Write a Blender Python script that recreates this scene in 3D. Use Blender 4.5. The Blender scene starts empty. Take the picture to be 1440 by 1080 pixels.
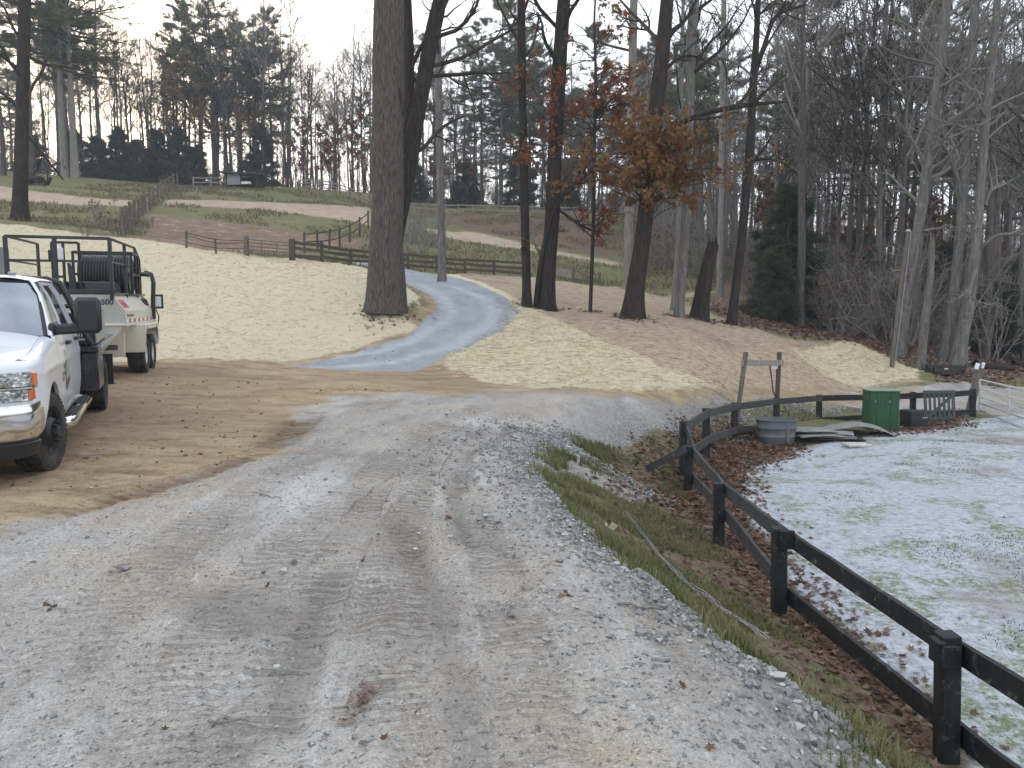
import bpy, bmesh, math, random
import numpy as np
from mathutils import Vector, Matrix

random.seed(7)
RNG = np.random.default_rng(11)
R = math.radians
SC = bpy.context.scene
COL = SC.collection

# ------------------------------------------------------------------ camera
CAM_H = 1.6
PITCH = math.atan(100.0 / 1080.0)
FPX = 1080.0
cam_d = bpy.data.cameras.new('camera')
cam_d.sensor_width = 36.0
cam_d.lens = 36.0 * FPX / 1440.0
cam_d.clip_start = 0.05
cam_d.clip_end = 3000
cam = bpy.data.objects.new('camera', cam_d)
cam.location = (0, 0, CAM_H)
cam.rotation_euler = (R(90) - PITCH, 0, 0)
COL.objects.link(cam)
SC.camera = cam

# ------------------------------------------------------------------ sky, sun, exposure
SUN_EL, SUN_AZ = R(16), R(-28)          # azimuth from +Y towards +X: low behind the wood, left of centre
wd = bpy.data.worlds.new('World')
SC.world = wd
wd.use_nodes = True
wn, wl = wd.node_tree.nodes, wd.node_tree.links
wn.clear()
w_out = wn.new('ShaderNodeOutputWorld')
w_bg = wn.new('ShaderNodeBackground')
w_sky = wn.new('ShaderNodeTexSky')
w_sky.sky_type = 'NISHITA'
w_sky.sun_disc = False
w_sky.sun_elevation = SUN_EL
w_sky.sun_rotation = SUN_AZ
w_sky.air_density = 1.0
w_sky.dust_density = 1.6
w_sky.ozone_density = 1.0
w_tc = wn.new('ShaderNodeTexCoord')
w_noise = wn.new('ShaderNodeTexNoise')
w_noise.inputs['Scale'].default_value = 2.2
w_noise.inputs['Detail'].default_value = 5
w_map = wn.new('ShaderNodeMapping')
w_map.inputs['Scale'].default_value = (1, 1, 3.0)
w_ramp = wn.new('ShaderNodeMapRange')
w_ramp.inputs['From Min'].default_value = 0.35
w_ramp.inputs['From Max'].default_value = 0.68
w_ramp.inputs['To Min'].default_value = 0.38
w_ramp.inputs['To Max'].default_value = 0.92
w_mix = wn.new('ShaderNodeMix')
w_mix.data_type = 'RGBA'
w_mix.inputs['B'].default_value = (8.8, 9.1, 9.7, 1)    # thin bright cloud veil
wl.new(w_tc.outputs['Generated'], w_map.inputs['Vector'])
wl.new(w_map.outputs['Vector'], w_noise.inputs['Vector'])
wl.new(w_noise.outputs['Fac'], w_ramp.inputs['Value'])
wl.new(w_ramp.outputs['Result'], w_mix.inputs['Factor'])
wl.new(w_sky.outputs['Color'], w_mix.inputs['A'])
wl.new(w_mix.outputs['Result'], w_bg.inputs['Color'])
w_bg.inputs['Strength'].default_value = 0.12
wl.new(w_bg.outputs['Background'], w_out.inputs['Surface'])

sun_d = bpy.data.lights.new('sun', 'SUN')
sun_d.energy = 1.2
sun_d.angle = R(10)
sun_d.color = (1.0, 0.84, 0.64)
sun = bpy.data.objects.new('sun', sun_d)
_sd = Vector((math.sin(SUN_AZ) * math.cos(SUN_EL), math.cos(SUN_AZ) * math.cos(SUN_EL), math.sin(SUN_EL)))
sun.rotation_euler = _sd.to_track_quat('Z', 'Y').to_euler()
COL.objects.link(sun)

SC.view_settings.view_transform = 'Standard'
SC.view_settings.look = 'None'
SC.view_settings.gamma = 1.0
SC.view_settings.exposure = 0.92
SC.render.engine = 'CYCLES'
SC.cycles.max_bounces = 5
SC.cycles.diffuse_bounces = 3
SC.cycles.transparent_max_bounces = 8
SC.cycles.use_denoising = True
SC.cycles.denoiser = 'OPENIMAGEDENOISE'
SC.cycles.denoising_input_passes = 'RGB_ALBEDO_NORMAL'
SC.cycles.denoising_prefilter = 'ACCURATE'

# ------------------------------------------------------------------ geometry helpers
def pt(px, py, Y):
    """world point seen at photo pixel (px, py) at ground depth Y"""
    u, v = (px - 720.0) / FPX, (540.0 - py) / FPX
    dy = math.cos(PITCH) + v * math.sin(PITCH)
    dz = -math.sin(PITCH) + v * math.cos(PITCH)
    s = Y / dy
    return np.array([u * s, Y, CAM_H + dz * s])

def px_size(w, Y):
    return w * Y / FPX

class MB:
    """collects shapes into one mesh"""
    def __init__(s):
        s.V, s.F, s.n, s.M = [], [], 0, None
    def add(s, V, F):
        V = np.asarray(V, float).reshape(-1, 3)
        if s.M is not None:
            m = np.array(s.M)
            V = V @ m[:3, :3].T + m[:3, 3]
        s.V.append(V)
        if isinstance(F, np.ndarray):
            s.F.append(F + s.n)
        else:
            by = {}
            for f in F:
                by.setdefault(len(f), []).append(f)
            for k, fs in by.items():
                s.F.append(np.array(fs, int) + s.n)
        s.n += len(V)
        return s
    def box(s, c, d, b=0.0, rot=None):
        hx, hy, hz = d[0] / 2, d[1] / 2, d[2] / 2
        b = min(b, hx * .9, hy * .9, hz * .9)
        if b <= 0:
            V = np.array([[x, y, z] for x in (-hx, hx) for y in (-hy, hy) for z in (-hz, hz)])
            F = [[0, 1, 3, 2], [4, 6, 7, 5], [0, 4, 5, 1], [2, 3, 7, 6], [0, 2, 6, 4], [1, 5, 7, 3]]
        else:
            V, idx = [], {}
            for sx in (-1, 1):
                for sy in (-1, 1):
                    for sz in (-1, 1):
                        for a in range(3):
                            p = [sx * (hx - b), sy * (hy - b), sz * (hz - b)]
                            p[a] = (sx * hx, sy * hy, sz * hz)[a]
                            idx[(sx, sy, sz, a)] = len(V); V.append(p)
            F = []
            def q(pts):
                c0 = np.mean([V[i] for i in pts], axis=0)
                n = np.cross(np.array(V[pts[1]]) - V[pts[0]], np.array(V[pts[2]]) - V[pts[1]])
                F.append(pts if np.dot(n, c0) > 0 else pts[::-1])
            for a in range(3):
                o1, o2 = [k for k in range(3) if k != a]
                for sg in (-1, 1):
                    ring = []
                    for t1, t2 in ((-1, -1), (1, -1), (1, 1), (-1, 1)):
                        k = [0, 0, 0]; k[a] = sg; k[o1] = t1; k[o2] = t2
                        ring.append(idx[(*k, a)])
                    q(ring)
                for t1 in (-1, 1):
                    for t2 in (-1, 1):
                        k0 = [0, 0, 0]; k0[o1] = t1; k0[o2] = t2
                        k1 = list(k0); k0[a] = -1; k1[a] = 1
                        q([idx[(*k0, o1)], idx[(*k1, o1)], idx[(*k1, o2)], idx[(*k0, o2)]])
            for sx in (-1, 1):
                for sy in (-1, 1):
                    for sz in (-1, 1):
                        q([idx[(sx, sy, sz, a)] for a in range(3)])
            V = np.array(V)
        if rot is not None:
            V = V @ np.array(rot.to_3x3() if hasattr(rot, 'to_3x3') else rot).T
        return s.add(V + np.array(c), F)
    def bar(s, p, q, w, h, b=0.0, up=(0, 0, 1)):
        """box beam from p to q, w across, h along up"""
        p, q = Vector(p), Vector(q)
        d = q - p; L = d.length; d.normalize()
        x = d.cross(Vector(up))
        if x.length < 1e-4: x = d.cross(Vector((0, 1, 0)))
        x.normalize(); z = x.cross(d)
        m = Matrix((x, d, z)).transposed()
        return s.box((p + q) / 2, (w, L, h), b, m)
    def tube(s, pts, rad, k=8, cap=True):
        pts = np.asarray(pts, float)
        rad = np.broadcast_to(np.asarray(rad, float), (len(pts),))
        V, F = tube_batch(pts[None], rad[None], k)
        F = [list(f) for f in F]
        if cap:
            n = len(pts)
            F.append(list(range(k))[::-1]); F.append(list(range((n - 1) * k, n * k)))
        return s.add(V, F)
    def lathe(s, prof, k=24, c=(0, 0, 0), axis='y'):
        """prof: list of (radius, offset along axis)"""
        a = np.linspace(0, 2 * np.pi, k, endpoint=False)
        V = []
        for r, h in prof:
            x, y = r * np.cos(a), r * np.sin(a)
            hh = np.full(k, h)
            V.append(np.stack({'y': (x, hh, y), 'z': (x, y, hh), 'x': (hh, x, y)}[axis], 1))
        V = np.concatenate(V) + np.array(c)
        F = []
        for i in range(len(prof) - 1):
            for j in range(k):
                F.append([i * k + j, i * k + (j + 1) % k, (i + 1) * k + (j + 1) % k, (i + 1) * k + j])
        if prof[0][0] > 1e-5: F.append(list(range(k)))
        if prof[-1][0] > 1e-5: F.append(list(range((len(prof) - 1) * k, len(prof) * k)))
        return s.add(V, F)
    def grid(s, G):
        """G: (m, n, 3) grid of points"""
        m, n = G.shape[:2]
        i = np.arange(m * n).reshape(m, n)
        F = np.stack([i[:-1, :-1], i[1:, :-1], i[1:, 1:], i[:-1, 1:]], -1).reshape(-1, 4)
        return s.add(G.reshape(-1, 3), F)
    def prism(s, out, y0, y1):
        """outline [(x, z)...] extruded from y0 to y1"""
        n = len(out)
        V = [[x, y0, z] for x, z in out] + [[x, y1, z] for x, z in out]
        F = [list(range(n)), list(range(n, 2 * n))[::-1]]
        F += [[i, i + n, (i + 1) % n + n, (i + 1) % n] for i in range(n)]
        return s.add(V, F)
    def build(s, name, m, parent=None, smooth=35, solid=0.0):
        V = np.concatenate(s.V)
        o = mesh_obj(name, V, s.F, m, parent, smooth)
        return o

def mesh_obj(name, V, Fs, m, parent=None, smooth=35, normals=None):
    me = bpy.data.meshes.new(name)
    me.vertices.add(len(V))
    me.vertices.foreach_set('co', np.asarray(V, np.float32).ravel())
    Fs = [f for f in Fs if len(f)]
    loops = np.concatenate([f.ravel() for f in Fs]).astype(np.int32)
    cnt = np.concatenate([np.full(len(f), f.shape[1], np.int32) for f in Fs])
    start = np.concatenate([[0], np.cumsum(cnt)[:-1]]).astype(np.int32)
    me.loops.add(len(loops)); me.loops.foreach_set('vertex_index', loops)
    me.polygons.add(len(cnt)); me.polygons.foreach_set('loop_start', start)
    me.polygons.foreach_set('loop_total', cnt)
    me.update(calc_edges=True)
    if smooth:
        me.polygons.foreach_set('use_smooth', np.ones(len(cnt), bool))
        if smooth < 180:
            me.set_sharp_from_angle(angle=R(smooth))
    o = bpy.data.objects.new(name, me)
    if m is not None:
        for mm in (m if isinstance(m, (list, tuple)) else [m]): me.materials.append(mm)
    COL.objects.link(o)
    if parent: o.parent = parent
    return o

def recalc(o):
    bm = bmesh.new(); bm.from_mesh(o.data)
    bmesh.ops.recalc_face_normals(bm, faces=bm.faces); bm.to_mesh(o.data); bm.free()
    return o

def empty(name, loc, rz=0.0):
    o = bpy.data.objects.new(name, None)
    o.empty_display_size = 0.2
    o.location = loc; o.rotation_euler = (0, 0, rz)
    COL.objects.link(o)
    return o

def tag(o, label, cat, group=None, kind=None):
    if label: o['label'] = label
    if cat: o['category'] = cat
    if group: o['group'] = group
    if kind: o['kind'] = kind
    return o

def copy_thing(root, loc, rz=0.0, sc=1.0, label=None):
    r = root.copy(); COL.objects.link(r)
    r.location = loc; r.rotation_euler = (0, 0, rz); r.scale = (sc, sc, sc)
    if label: r['label'] = label
    for ch in list(root.children):
        c = ch.copy(); COL.objects.link(c); c.parent = r
        for g in ch.children:
            d = g.copy(); COL.objects.link(d); d.parent = c
    return r

def tube_batch(P, Rd, k):
    """P (B, N, 3) centre lines, Rd (B, N) radii -> verts, quads"""
    B, N, _ = P.shape
    T = np.gradient(P, axis=1)
    T /= np.linalg.norm(T, axis=2, keepdims=True) + 1e-9
    m = T.mean(axis=1)
    ref = np.where(np.abs(m[:, 2:3]) > 0.75, np.array([[1., 0, 0]]), np.array([[0, 0, 1.]]))
    U = np.cross(T, ref[:, None, :]); U /= np.linalg.norm(U, axis=2, keepdims=True) + 1e-9
    W = np.cross(U, T)
    a = np.linspace(0, 2 * np.pi, k, endpoint=False)
    ring = (U[:, :, None, :] * np.cos(a)[None, None, :, None] + W[:, :, None, :] * np.sin(a)[None, None, :, None])
    V = P[:, :, None, :] + ring * Rd[:, :, None, None]
    idx = np.arange(B * N * k).reshape(B, N, k)
    j = np.roll(idx, -1, axis=2)
    F = np.stack([idx[:, :-1], j[:, :-1], j[:, 1:], idx[:, 1:]], -1).reshape(-1, 4)
    return V.reshape(-1, 3), F

# ------------------------------------------------------------------ material helpers
class NT:
    def __init__(s, name):
        s.m = bpy.data.materials.new(name); s.m.use_nodes = True
        s.t = s.m.node_tree; s.t.nodes.clear()
        s.out = s.t.nodes.new('ShaderNodeOutputMaterial')
        s.b = s.t.nodes.new('ShaderNodeBsdfPrincipled')
        s.t.links.new(s.b.outputs[0], s.out.inputs[0])
        s._pos = None
    def new(s, ty, **kw):
        n = s.t.nodes.new(ty)
        for k, v in kw.items(): setattr(n, k, v)
        return n
    def put(s, sock, v):
        if isinstance(v, bpy.types.NodeSocket): s.t.links.new(v, sock)
        elif isinstance(v, (tuple, list)) and len(v) == 3 and sock.type == 'RGBA': sock.default_value = (*v, 1)
        else: sock.default_value = v
    def pos(s):
        if s._pos is None: s._pos = s.new('ShaderNodeTexCoord').outputs['Object']
        return s._pos
    def mapped(s, scale, rot=(0, 0, 0)):
        n = s.new('ShaderNodeMapping'); s.put(n.inputs['Vector'], s.pos())
        n.inputs['Scale'].default_value = scale; n.inputs['Rotation'].default_value = rot
        return n.outputs[0]
    def noise(s, scale, detail=4, rough=.55, vec=None, dist=0.0):
        n = s.new('ShaderNodeTexNoise')
        s.put(n.inputs['Vector'], vec if vec is not None else s.pos())
        n.inputs['Scale'].default_value = scale; n.inputs['Detail'].default_value = detail
        n.inputs['Roughness'].default_value = rough; n.inputs['Distortion'].default_value = dist
        return n.outputs['Fac']
    def voro(s, scale, out='Distance', feature='F1', vec=None, rand=1.0):
        n = s.new('ShaderNodeTexVoronoi', feature=feature)
        s.put(n.inputs['Vector'], vec if vec is not None else s.pos())
        n.inputs['Scale'].default_value = scale; n.inputs['Randomness'].default_value = rand
        return n.outputs[out]
    def math(s, op, a, b=0.0, c=0.0, clamp=False):
        n = s.new('ShaderNodeMath', operation=op, use_clamp=clamp)
        s.put(n.inputs[0], a); s.put(n.inputs[1], b)
        if op in ('MULTIPLY_ADD',): s.put(n.inputs[2], c)
        return n.outputs[0]
    def rng(s, v, a, b, c=0.0, d=1.0, smooth=False):
        n = s.new('ShaderNodeMapRange')
        if smooth: n.interpolation_type = 'SMOOTHSTEP'
        s.put(n.inputs['Value'], v)
        for k, x in zip(('From Min', 'From Max', 'To Min', 'To Max'), (a, b, c, d)): s.put(n.inputs[k], x)
        return n.outputs[0]
    def mix(s, f, a, b, mode='MIX'):
        n = s.new('ShaderNodeMix', data_type='RGBA', blend_type=mode)
        s.put(n.inputs['Factor'], f); s.put(n.inputs['A'], a); s.put(n.inputs['B'], b)
        return n.outputs['Result']
    def fmix(s, f, a, b):
        n = s.new('ShaderNodeMix', data_type='FLOAT')
        s.put(n.inputs[0], f); s.put(n.inputs[2], a); s.put(n.inputs[3], b)
        return n.outputs[0]
    def ramp(s, f, stops):
        n = s.new('ShaderNodeValToRGB'); s.put(n.inputs[0], f)
        e = n.color_ramp.elements
        while len(e) < len(stops): e.new(0.5)
        for i, (p, c) in enumerate(stops):
            e[i].position = p; e[i].color = (*c, 1)
        return n.outputs[0]
    def attr(s, name):
        n = s.new('ShaderNodeAttribute', attribute_name=name); return n.outputs['Fac']
    def island(s):
        return s.new('ShaderNodeNewGeometry').outputs['Random Per Island']
    def objrand(s):
        return s.new('ShaderNodeObjectInfo').outputs['Random']
    def bump(s, h, strength=.5, dist=.02):
        n = s.new('ShaderNodeBump'); s.put(n.inputs['Height'], h)
        n.inputs['Strength'].default_value = strength; s.put(n.inputs['Distance'], dist)
        s.t.links.new(n.outputs[0], s.b.inputs['Normal'])
    def set(s, **kw):
        names = dict(col='Base Color', rough='Roughness', metal='Metallic', spec='Specular IOR Level', coat='Coat Weight', trans='Transmission Weight', ior='IOR', alpha='Alpha')
        for k, v in kw.items(): s.put(s.b.inputs[names[k]], v)
        return s.m

def simple(name, c1, c2=None, rough=.7, metal=0.0, scale=6.0, bump=0.0, bscale=None, coat=0.0, spec=.5, grime=None):
    n = NT(name)
    c2 = c2 or tuple(x * .8 for x in c1)
    col = n.ramp(n.noise(scale, 6, .6), [(.3, c2), (.7, c1)])
    if grime:
        g = n.rng(n.noise(scale * .35, 7, .65), .45, .72, 0, grime[1])
        col = n.mix(g, col, grime[0])
    r = n.rng(n.noise(scale * 1.7, 3), .3, .7, max(rough - .08, .02), min(rough + .08, 1))
    if bump: n.bump(n.noise(bscale or scale * 4, 5, .6), .6, bump)
    return n.set(col=col, rough=r, metal=metal, coat=coat, spec=spec)

def wood(name, c1, c2, rough=.8, axis='z', chip=None):
    """planks with grain along one object axis"""
    n = NT(name)
    sc = {'z': (14, 14, 1.1), 'x': (1.1, 14, 14), 'y': (14, 1.1, 14)}[axis]
    g = n.noise(3.0, 6, .65, vec=n.mapped(sc))
    col = n.ramp(g, [(.32, c2), (.68, c1)])
    if chip: col = n.mix(n.rng(n.noise(9, 8, .78), .58, .66), col, chip)
    n.bump(g, .5, .004)
    return n.set(col=col, rough=rough, spec=.3)
# ------------------------------------------------------------------ terrain height
_tab = np.random.default_rng(3).random((256, 256))
def vnoise(x, y):
    ix, iy = np.floor(x).astype(int), np.floor(y).astype(int)
    fx, fy = x - ix, y - iy
    fx = fx * fx * (3 - 2 * fx); fy = fy * fy * (3 - 2 * fy)
    g = lambda a, b: _tab[a & 255, b & 255]
    return (g(ix, iy) * (1 - fx) + g(ix + 1, iy) * fx) * (1 - fy) + (g(ix, iy + 1) * (1 - fx) + g(ix + 1, iy + 1) * fx) * fy
def fbm(x, y, s, o=4):
    v, a = 0, 1.0
    for i in range(o):
        v = v + a * (vnoise(x * s + 17.3 * i, y * s + 9.1 * i) - .5); a *= .5; s *= 2.03
    return v

_cp = []
def W(*ps): _cp.extend(ps)                        # world control points (X, Y, Z)
def PX(*ps): _cp.extend([tuple(pt(*p)) for p in ps])   # photo pixel + depth
for y in (-14, -7, -3, 0):
    W((-22, y, .1), (-9, y, 0), (-4, y, 0), (0, y, 0), (1.2, y, -.02), (1.75, y, -.35), (2.3, y, -.95), (2.8, y, -1.1))
W((-10, 2, 0), (-4, 2, 0), (-1, 2, 0), (.9, 2, 0))
W((-10, 4, 0), (-5, 4, 0), (-2, 4, 0), (0, 4, 0), (.62, 4.7, -.03), (1.05, 3.3, -.03), (1.62, 3.26, -.34), (1.16, 4.74, -.34), (.66, 6.94, -.34),
  (1.75, 4.7, -.8), (1.35, 6.9, -.72), (2.25, 3.3, -.95), (2.25, 5, -1.08), (2.2, 7, -1.08), (2.25, 9, -1.1), (1.2, 9, -.7), (.55, 9, -.38))
W((-10, 8, .05), (-6, 8, 0), (-3, 8, 0), (-.8, 8, 0), (.05, 7, -.03), (.0, 8.6, -.04), (-.4, 10, 0), (-3, 11, 0), (.35, 11.5, -.05), (1.3, 11.3, -.55), (2.3, 11.4, -1.08),
  (-3, 13.5, .03), (0, 13.5, 0), (1.1, 13.2, -.05), (2.2, 13.2, -.55), (3.2, 13.4, -1.08), (2.4, 15, -.08), (3.3, 15.2, -.45), (4.1, 15.3, -1.05),
  (4.7, 16.6, -1.1), (4.2, 17, -.62), (3.4, 17, -.18), (5.7, 18.9, -.75), (6.3, 18.4, -1.1), (7.2, 20.4, -.55), (9.4, 21.6, -.9), (8, 19.6, -1.08), (10, 20, -1.1), (12.2, 20.2, -1.1), (12.2, 22.2, -1.02), (16.7, 25.7, -.9), (20, 22, -1.1), (30, 24, -1.1))
for x in (3.2, 5, 8, 12, 18, 28):
    for y in (-12, -4, 2, 6, 9, 12, 15, 17.5):
        if y < 13 or x > 5: W((x, y, -1.1))
# junction, truck apron
W((-6.4, 12.2, .12), (-9, 12, .15), (-14, 12, .3), (-14, 6, .1), (-20, 6, .3), (-8.4, 17, .38), (-11, 16.5, .45), (-6, 16, .18), (-3, 16, .1), (0, 15.6, .02), (-16, 17, .8), (-24, 14, 1))
PX((620, 510, 20), (700, 540, 16.7), (850, 547, 16.3), (1000, 545, 18.5), (1100, 544, 21.5), (1200, 547, 24), (1300, 535, 27))
# driveway
PX((415, 513, 21), (580, 522, 19), (500, 497, 21.5), (570, 470, 23), (605, 436, 26), (598, 412, 29), (570, 396, 34), (640, 490, 21.5), (700, 460, 23.5), (722, 437, 26), (700, 420, 28.5), (640, 396, 34), (600, 386, 37),
   (590, 500, 20.5), (650, 455, 24.5), (660, 425, 28))
# straw bank on the left
PX((200, 505, 20.5), (300, 503, 20.5), (80, 505, 20.5), (300, 430, 25), (150, 430, 25), (430, 430, 25.5), (-60, 430, 25), (0, 318, 30), (100, 331, 31), (200, 341, 31), (300, 356, 31.5), (400, 366, 32), (500, 374, 33), (-120, 312, 30),
   (540, 430, 24.3), (480, 460, 23.5), (525, 400, 28))
# pastures behind
PX((345, 357, 40), (410, 366, 39), (480, 370, 38), (620, 386, 39), (700, 389, 40), (200, 330, 38), (250, 300, 48), (400, 330, 46), (500, 310, 55), (250, 262, 80), (350, 262, 82), (440, 266, 80), (510, 290, 75), (100, 290, 48), (30, 311, 36), (100, 250, 80), (0, 240, 70), (-100, 250, 60),
   (600, 300, 72), (700, 300, 75), (640, 325, 60), (700, 340, 55), (620, 350, 50), (700, 375, 45), (850, 360, 52), (870, 330, 62), (820, 400, 40), (880, 300, 80), (950, 390, 44), (960, 411, 38), (1050, 416, 36))
# bank below the oaks
PX((770, 436, 28), (890, 447, 25), (955, 448, 26), (1030, 456, 27), (830, 438, 27), (741, 430, 28), (900, 490, 21), (1000, 490, 22), (1000, 520, 20), (800, 500, 19), (750, 460, 23.5), (1110, 490, 25), (1200, 485, 27.5), (1290, 522, 26), (1255, 519, 25), (1280, 496, 28), (1340, 507, 27), (1330, 530, 25.3), (1420, 512, 30), (1440, 490, 40), (1150, 466, 32), (1100, 442, 36))
# woods
W((25, 50, 2), (40, 60, 2.2), (22, 70, 6), (45, 90, 3), (70, 60, 2), (70, 30, 0), (60, 0, -1), (-40, 95, 17), (-10, 95, 15.5), (10, 95, 12.5), (0, 112, 12), (-40, 115, 14), (-75, 95, 17), (-80, 60, 12), (-60, 30, 6), (-60, 0, 2), (30, 110, 6),
  (-100, 160, 8), (0, 170, 6), (100, 150, 2), (300, 100, 0), (-300, 100, 5), (0, 600, 0), (400, 500, 0), (-400, 500, 0), (-40, -60, 0), (40, -60, -1), (300, -100, -1), (-300, -100, 0))
_cp = np.array(_cp)
_c2 = .30 ** 2
def _mq(x, y):
    return np.sqrt((x[:, None] - _cp[None, :, 0]) ** 2 + (y[:, None] - _cp[None, :, 1]) ** 2 + _c2)
_n = len(_cp)
_A = np.zeros((_n + 3, _n + 3))
_A[:_n, :_n] = -_mq(_cp[:, 0], _cp[:, 1]) - np.eye(_n) * -0.05
_A[:_n, _n:] = np.stack([np.ones(_n), _cp[:, 0], _cp[:, 1]], 1); _A[_n:, :_n] = _A[:_n, _n:].T
_w = np.linalg.lstsq(_A, np.concatenate([_cp[:, 2], [0, 0, 0]]), rcond=None)[0]
def H0(x, y):
    x, y = np.atleast_1d(np.asarray(x, float)), np.atleast_1d(np.asarray(y, float))
    out = np.empty(len(x))
    for i in range(0, len(x), 40000):
        xx, yy = x[i:i + 40000], y[i:i + 40000]
        out[i:i + 40000] = -_mq(xx, yy) @ _w[:_n] + _w[_n] + _w[_n + 1] * xx + _w[_n + 2] * yy
    return out

def cast(px, py):
    """plan point where the sight line through a photo pixel meets the ground"""
    Ys = 1.2 * 1.012 ** np.arange(420)
    P = np.array([pt(px, py, y) for y in Ys])
    d = P[:, 2] - H0(P[:, 0], P[:, 1])
    k = np.nonzero(d < 0)[0]
    if not len(k) or k[0] == 0: return P[-1 if not len(k) else 0, :2]
    k = k[0]; t = d[k - 1] / (d[k - 1] - d[k])
    return P[k - 1, :2] * (1 - t) + P[k, :2] * t

def gp(px, py, dz=0.0):
    """ground point at a photo pixel"""
    x, y = cast(px, py)
    return np.array([x, y, H(x, y)[0] + dz])

def sdist(x, y, poly):
    """signed distance to a closed polygon, positive inside"""
    poly = np.asarray(poly); d = np.full(len(x), 1e9); ins = np.zeros(len(x), bool)
    for (ax, ay), (bx, by) in zip(poly, np.roll(poly, -1, axis=0)):
        ex, ey = bx - ax, by - ay
        t = np.clip(((x - ax) * ex + (y - ay) * ey) / (ex * ex + ey * ey + 1e-9), 0, 1)
        d = np.minimum(d, (x - ax - t * ex) ** 2 + (y - ay - t * ey) ** 2)
        with np.errstate(divide='ignore', invalid='ignore'):
            c = ((ay > y) != (by > y)) & (x < (bx - ax) * (y - ay) / (by - ay) + ax)
        ins ^= c
    d = np.sqrt(d)
    return np.where(ins, d, -d)

def cp(*p): return [tuple(cast(*q)) for q in p]

ZONES = {}
ZONES['road'] = [[(-14, -12), (1.9, -12), (1.8, 0), (1.64, 3.3), (1.18, 4.74), (.76, 6.9), (.70, 8.5), (1.05, 10.6), (2.1, 13), (3.0, 14.8), (4.6, 17.4), (6.2, 19.6), (8.5, 20.9), (12, 21.2), (12.6, 20.3), (20, 19), (27, 22), (19, 26.5)] + cp((1300, 541), (1200, 551), (1100, 550), (1000, 550), (860, 553)) + [(-3, 17.2), (-14, 15)],
                 cp((838, 563), (990, 561), (988, 580), (955, 612), (915, 602), (875, 578)), cp((735, 600), (830, 642), (930, 706), (890, 706), (800, 664), (715, 640))]
ZONES['dirt'] = [[tuple(cast(*q)) for q in ((-300, 840), (0, 748), (60, 728), (130, 712), (200, 690), (300, 662), (390, 638), (428, 600), (418, 578), (470, 557), (560, 552), (640, 556), (720, 550), (860, 555), (1000, 559), (1100, 563), (1200, 569), (1270, 564), (1290, 545), (1150, 546), (1000, 543), (760, 540), (680, 525), (640, 495), (730, 440), (705, 412), (640, 390), (560, 380), (585, 400), (600, 430), (560, 455), (480, 480), (200, 480), (-300, 480))]]
ZONES['straw'] = [[tuple(q) for q in cp((-300, 520), (190, 507), (300, 504), (370, 507), (440, 501), (500, 491), (560, 470), (588, 462), (570, 445))] + [(-3.55, 24.5), (-3.4, 27)] + cp((590, 432), (588, 415), (568, 402), (550, 392)) + [(-5.6, 33.0), (-6.9, 33.6), (-9.5, 32.8), (-12.3, 32.2), (-15.2, 31.8), (-18, 31.8), (-20.3, 30.7), (-25, 30.8), (-40, 31), (-60, 25)],
                  cp((622, 500), (630, 516), (680, 535), (760, 546), (880, 549), (1008, 547), (930, 515), (860, 485), (800, 460), (750, 437), (722, 423), (715, 426), (728, 440), (700, 465), (660, 484)),
                  cp((1112, 491), (1160, 486), (1200, 482), (1240, 500), (1296, 521), (1285, 533), (1230, 541), (1180, 536), (1140, 514)),
                  cp((560, 381), (640, 390), (705, 415), (722, 428), (735, 428), (705, 408), (645, 386))]
ZONES['drive'] = [cp((405, 515), (480, 521), (580, 523), (642, 494), (706, 465), (733, 438), (708, 417), (648, 392), (600, 383)) + [(-4.6, 39), (-8, 41), (-8.5, 38.5), (-5.9, 36.5)] + cp((572, 400), (604, 415), (617, 436), (582, 470), (505, 494))]
ZONES['tan'] = [cp((560, 382), (660, 385), (760, 391), (870, 404), (960, 425), (1040, 460), (1120, 476), (1190, 482), (1300, 535), (1210, 552), (1100, 550), (1000, 549), (860, 552), (760, 546), (720, 430), (640, 396))]
ZONES['leaf'] = [cp((985, 432), (1045, 458), (1130, 474), (1200, 484), (1290, 516), (1330, 540), (1400, 540), (1480, 530)) + [(60, 28), (250, 60), (250, 300), (-250, 300), (-140, 70), (-75, 80), (-60, 88), (-38, 84), (-6, 84), (0, 79), (12, 78), (17, 66), (16, 54), (12, 44)],
                 cp((968, 612), (1000, 602), (1060, 598), (1130, 626), (1040, 662), (1045, 716), (1110, 802), (1330, 1040), (1320, 1066), (1090, 865), (1000, 755), (955, 690)),
                 cp((1225, 604), (1360, 588), (1360, 600), (1230, 615))]
ZONES['pad'] = [cp((1035, 655), (1060, 640), (1110, 629), (1190, 621), (1300, 603), (1400, 586), (1500, 578)) + [(40, 20), (40, -12), (2.7, -12), (2.6, 3)] + cp((1400, 1120), (1340, 1040), (1240, 936), (1150, 856), (1100, 796), (1060, 745), (1040, 700))]
ZONES['path'] = [cp((225, 281), (330, 283), (400, 285), (518, 291), (522, 318), (450, 304), (380, 296), (300, 290), (235, 287)),
                 cp((-120, 258), (0, 262), (60, 270), (120, 277), (190, 282), (192, 290), (120, 288), (60, 286), (-120, 278)),
                 cp((592, 320), (667, 326), (750, 347), (875, 370), (876, 374), (786, 360), (694, 345), (617, 333)),
                 cp((930, 417), (1060, 406), (1066, 413), (940, 424))]
ZONES['red'] = [cp((185, 332), (215, 304), (300, 308), (390, 322), (480, 334), (516, 338), (512, 352), (430, 347), (345, 356), (280, 353), (225, 346))]
ZONES['brown'] = [cp((598, 301), (800, 303), (885, 330), (870, 366), (750, 342), (640, 318))]
ZN = list(ZONES)

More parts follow.
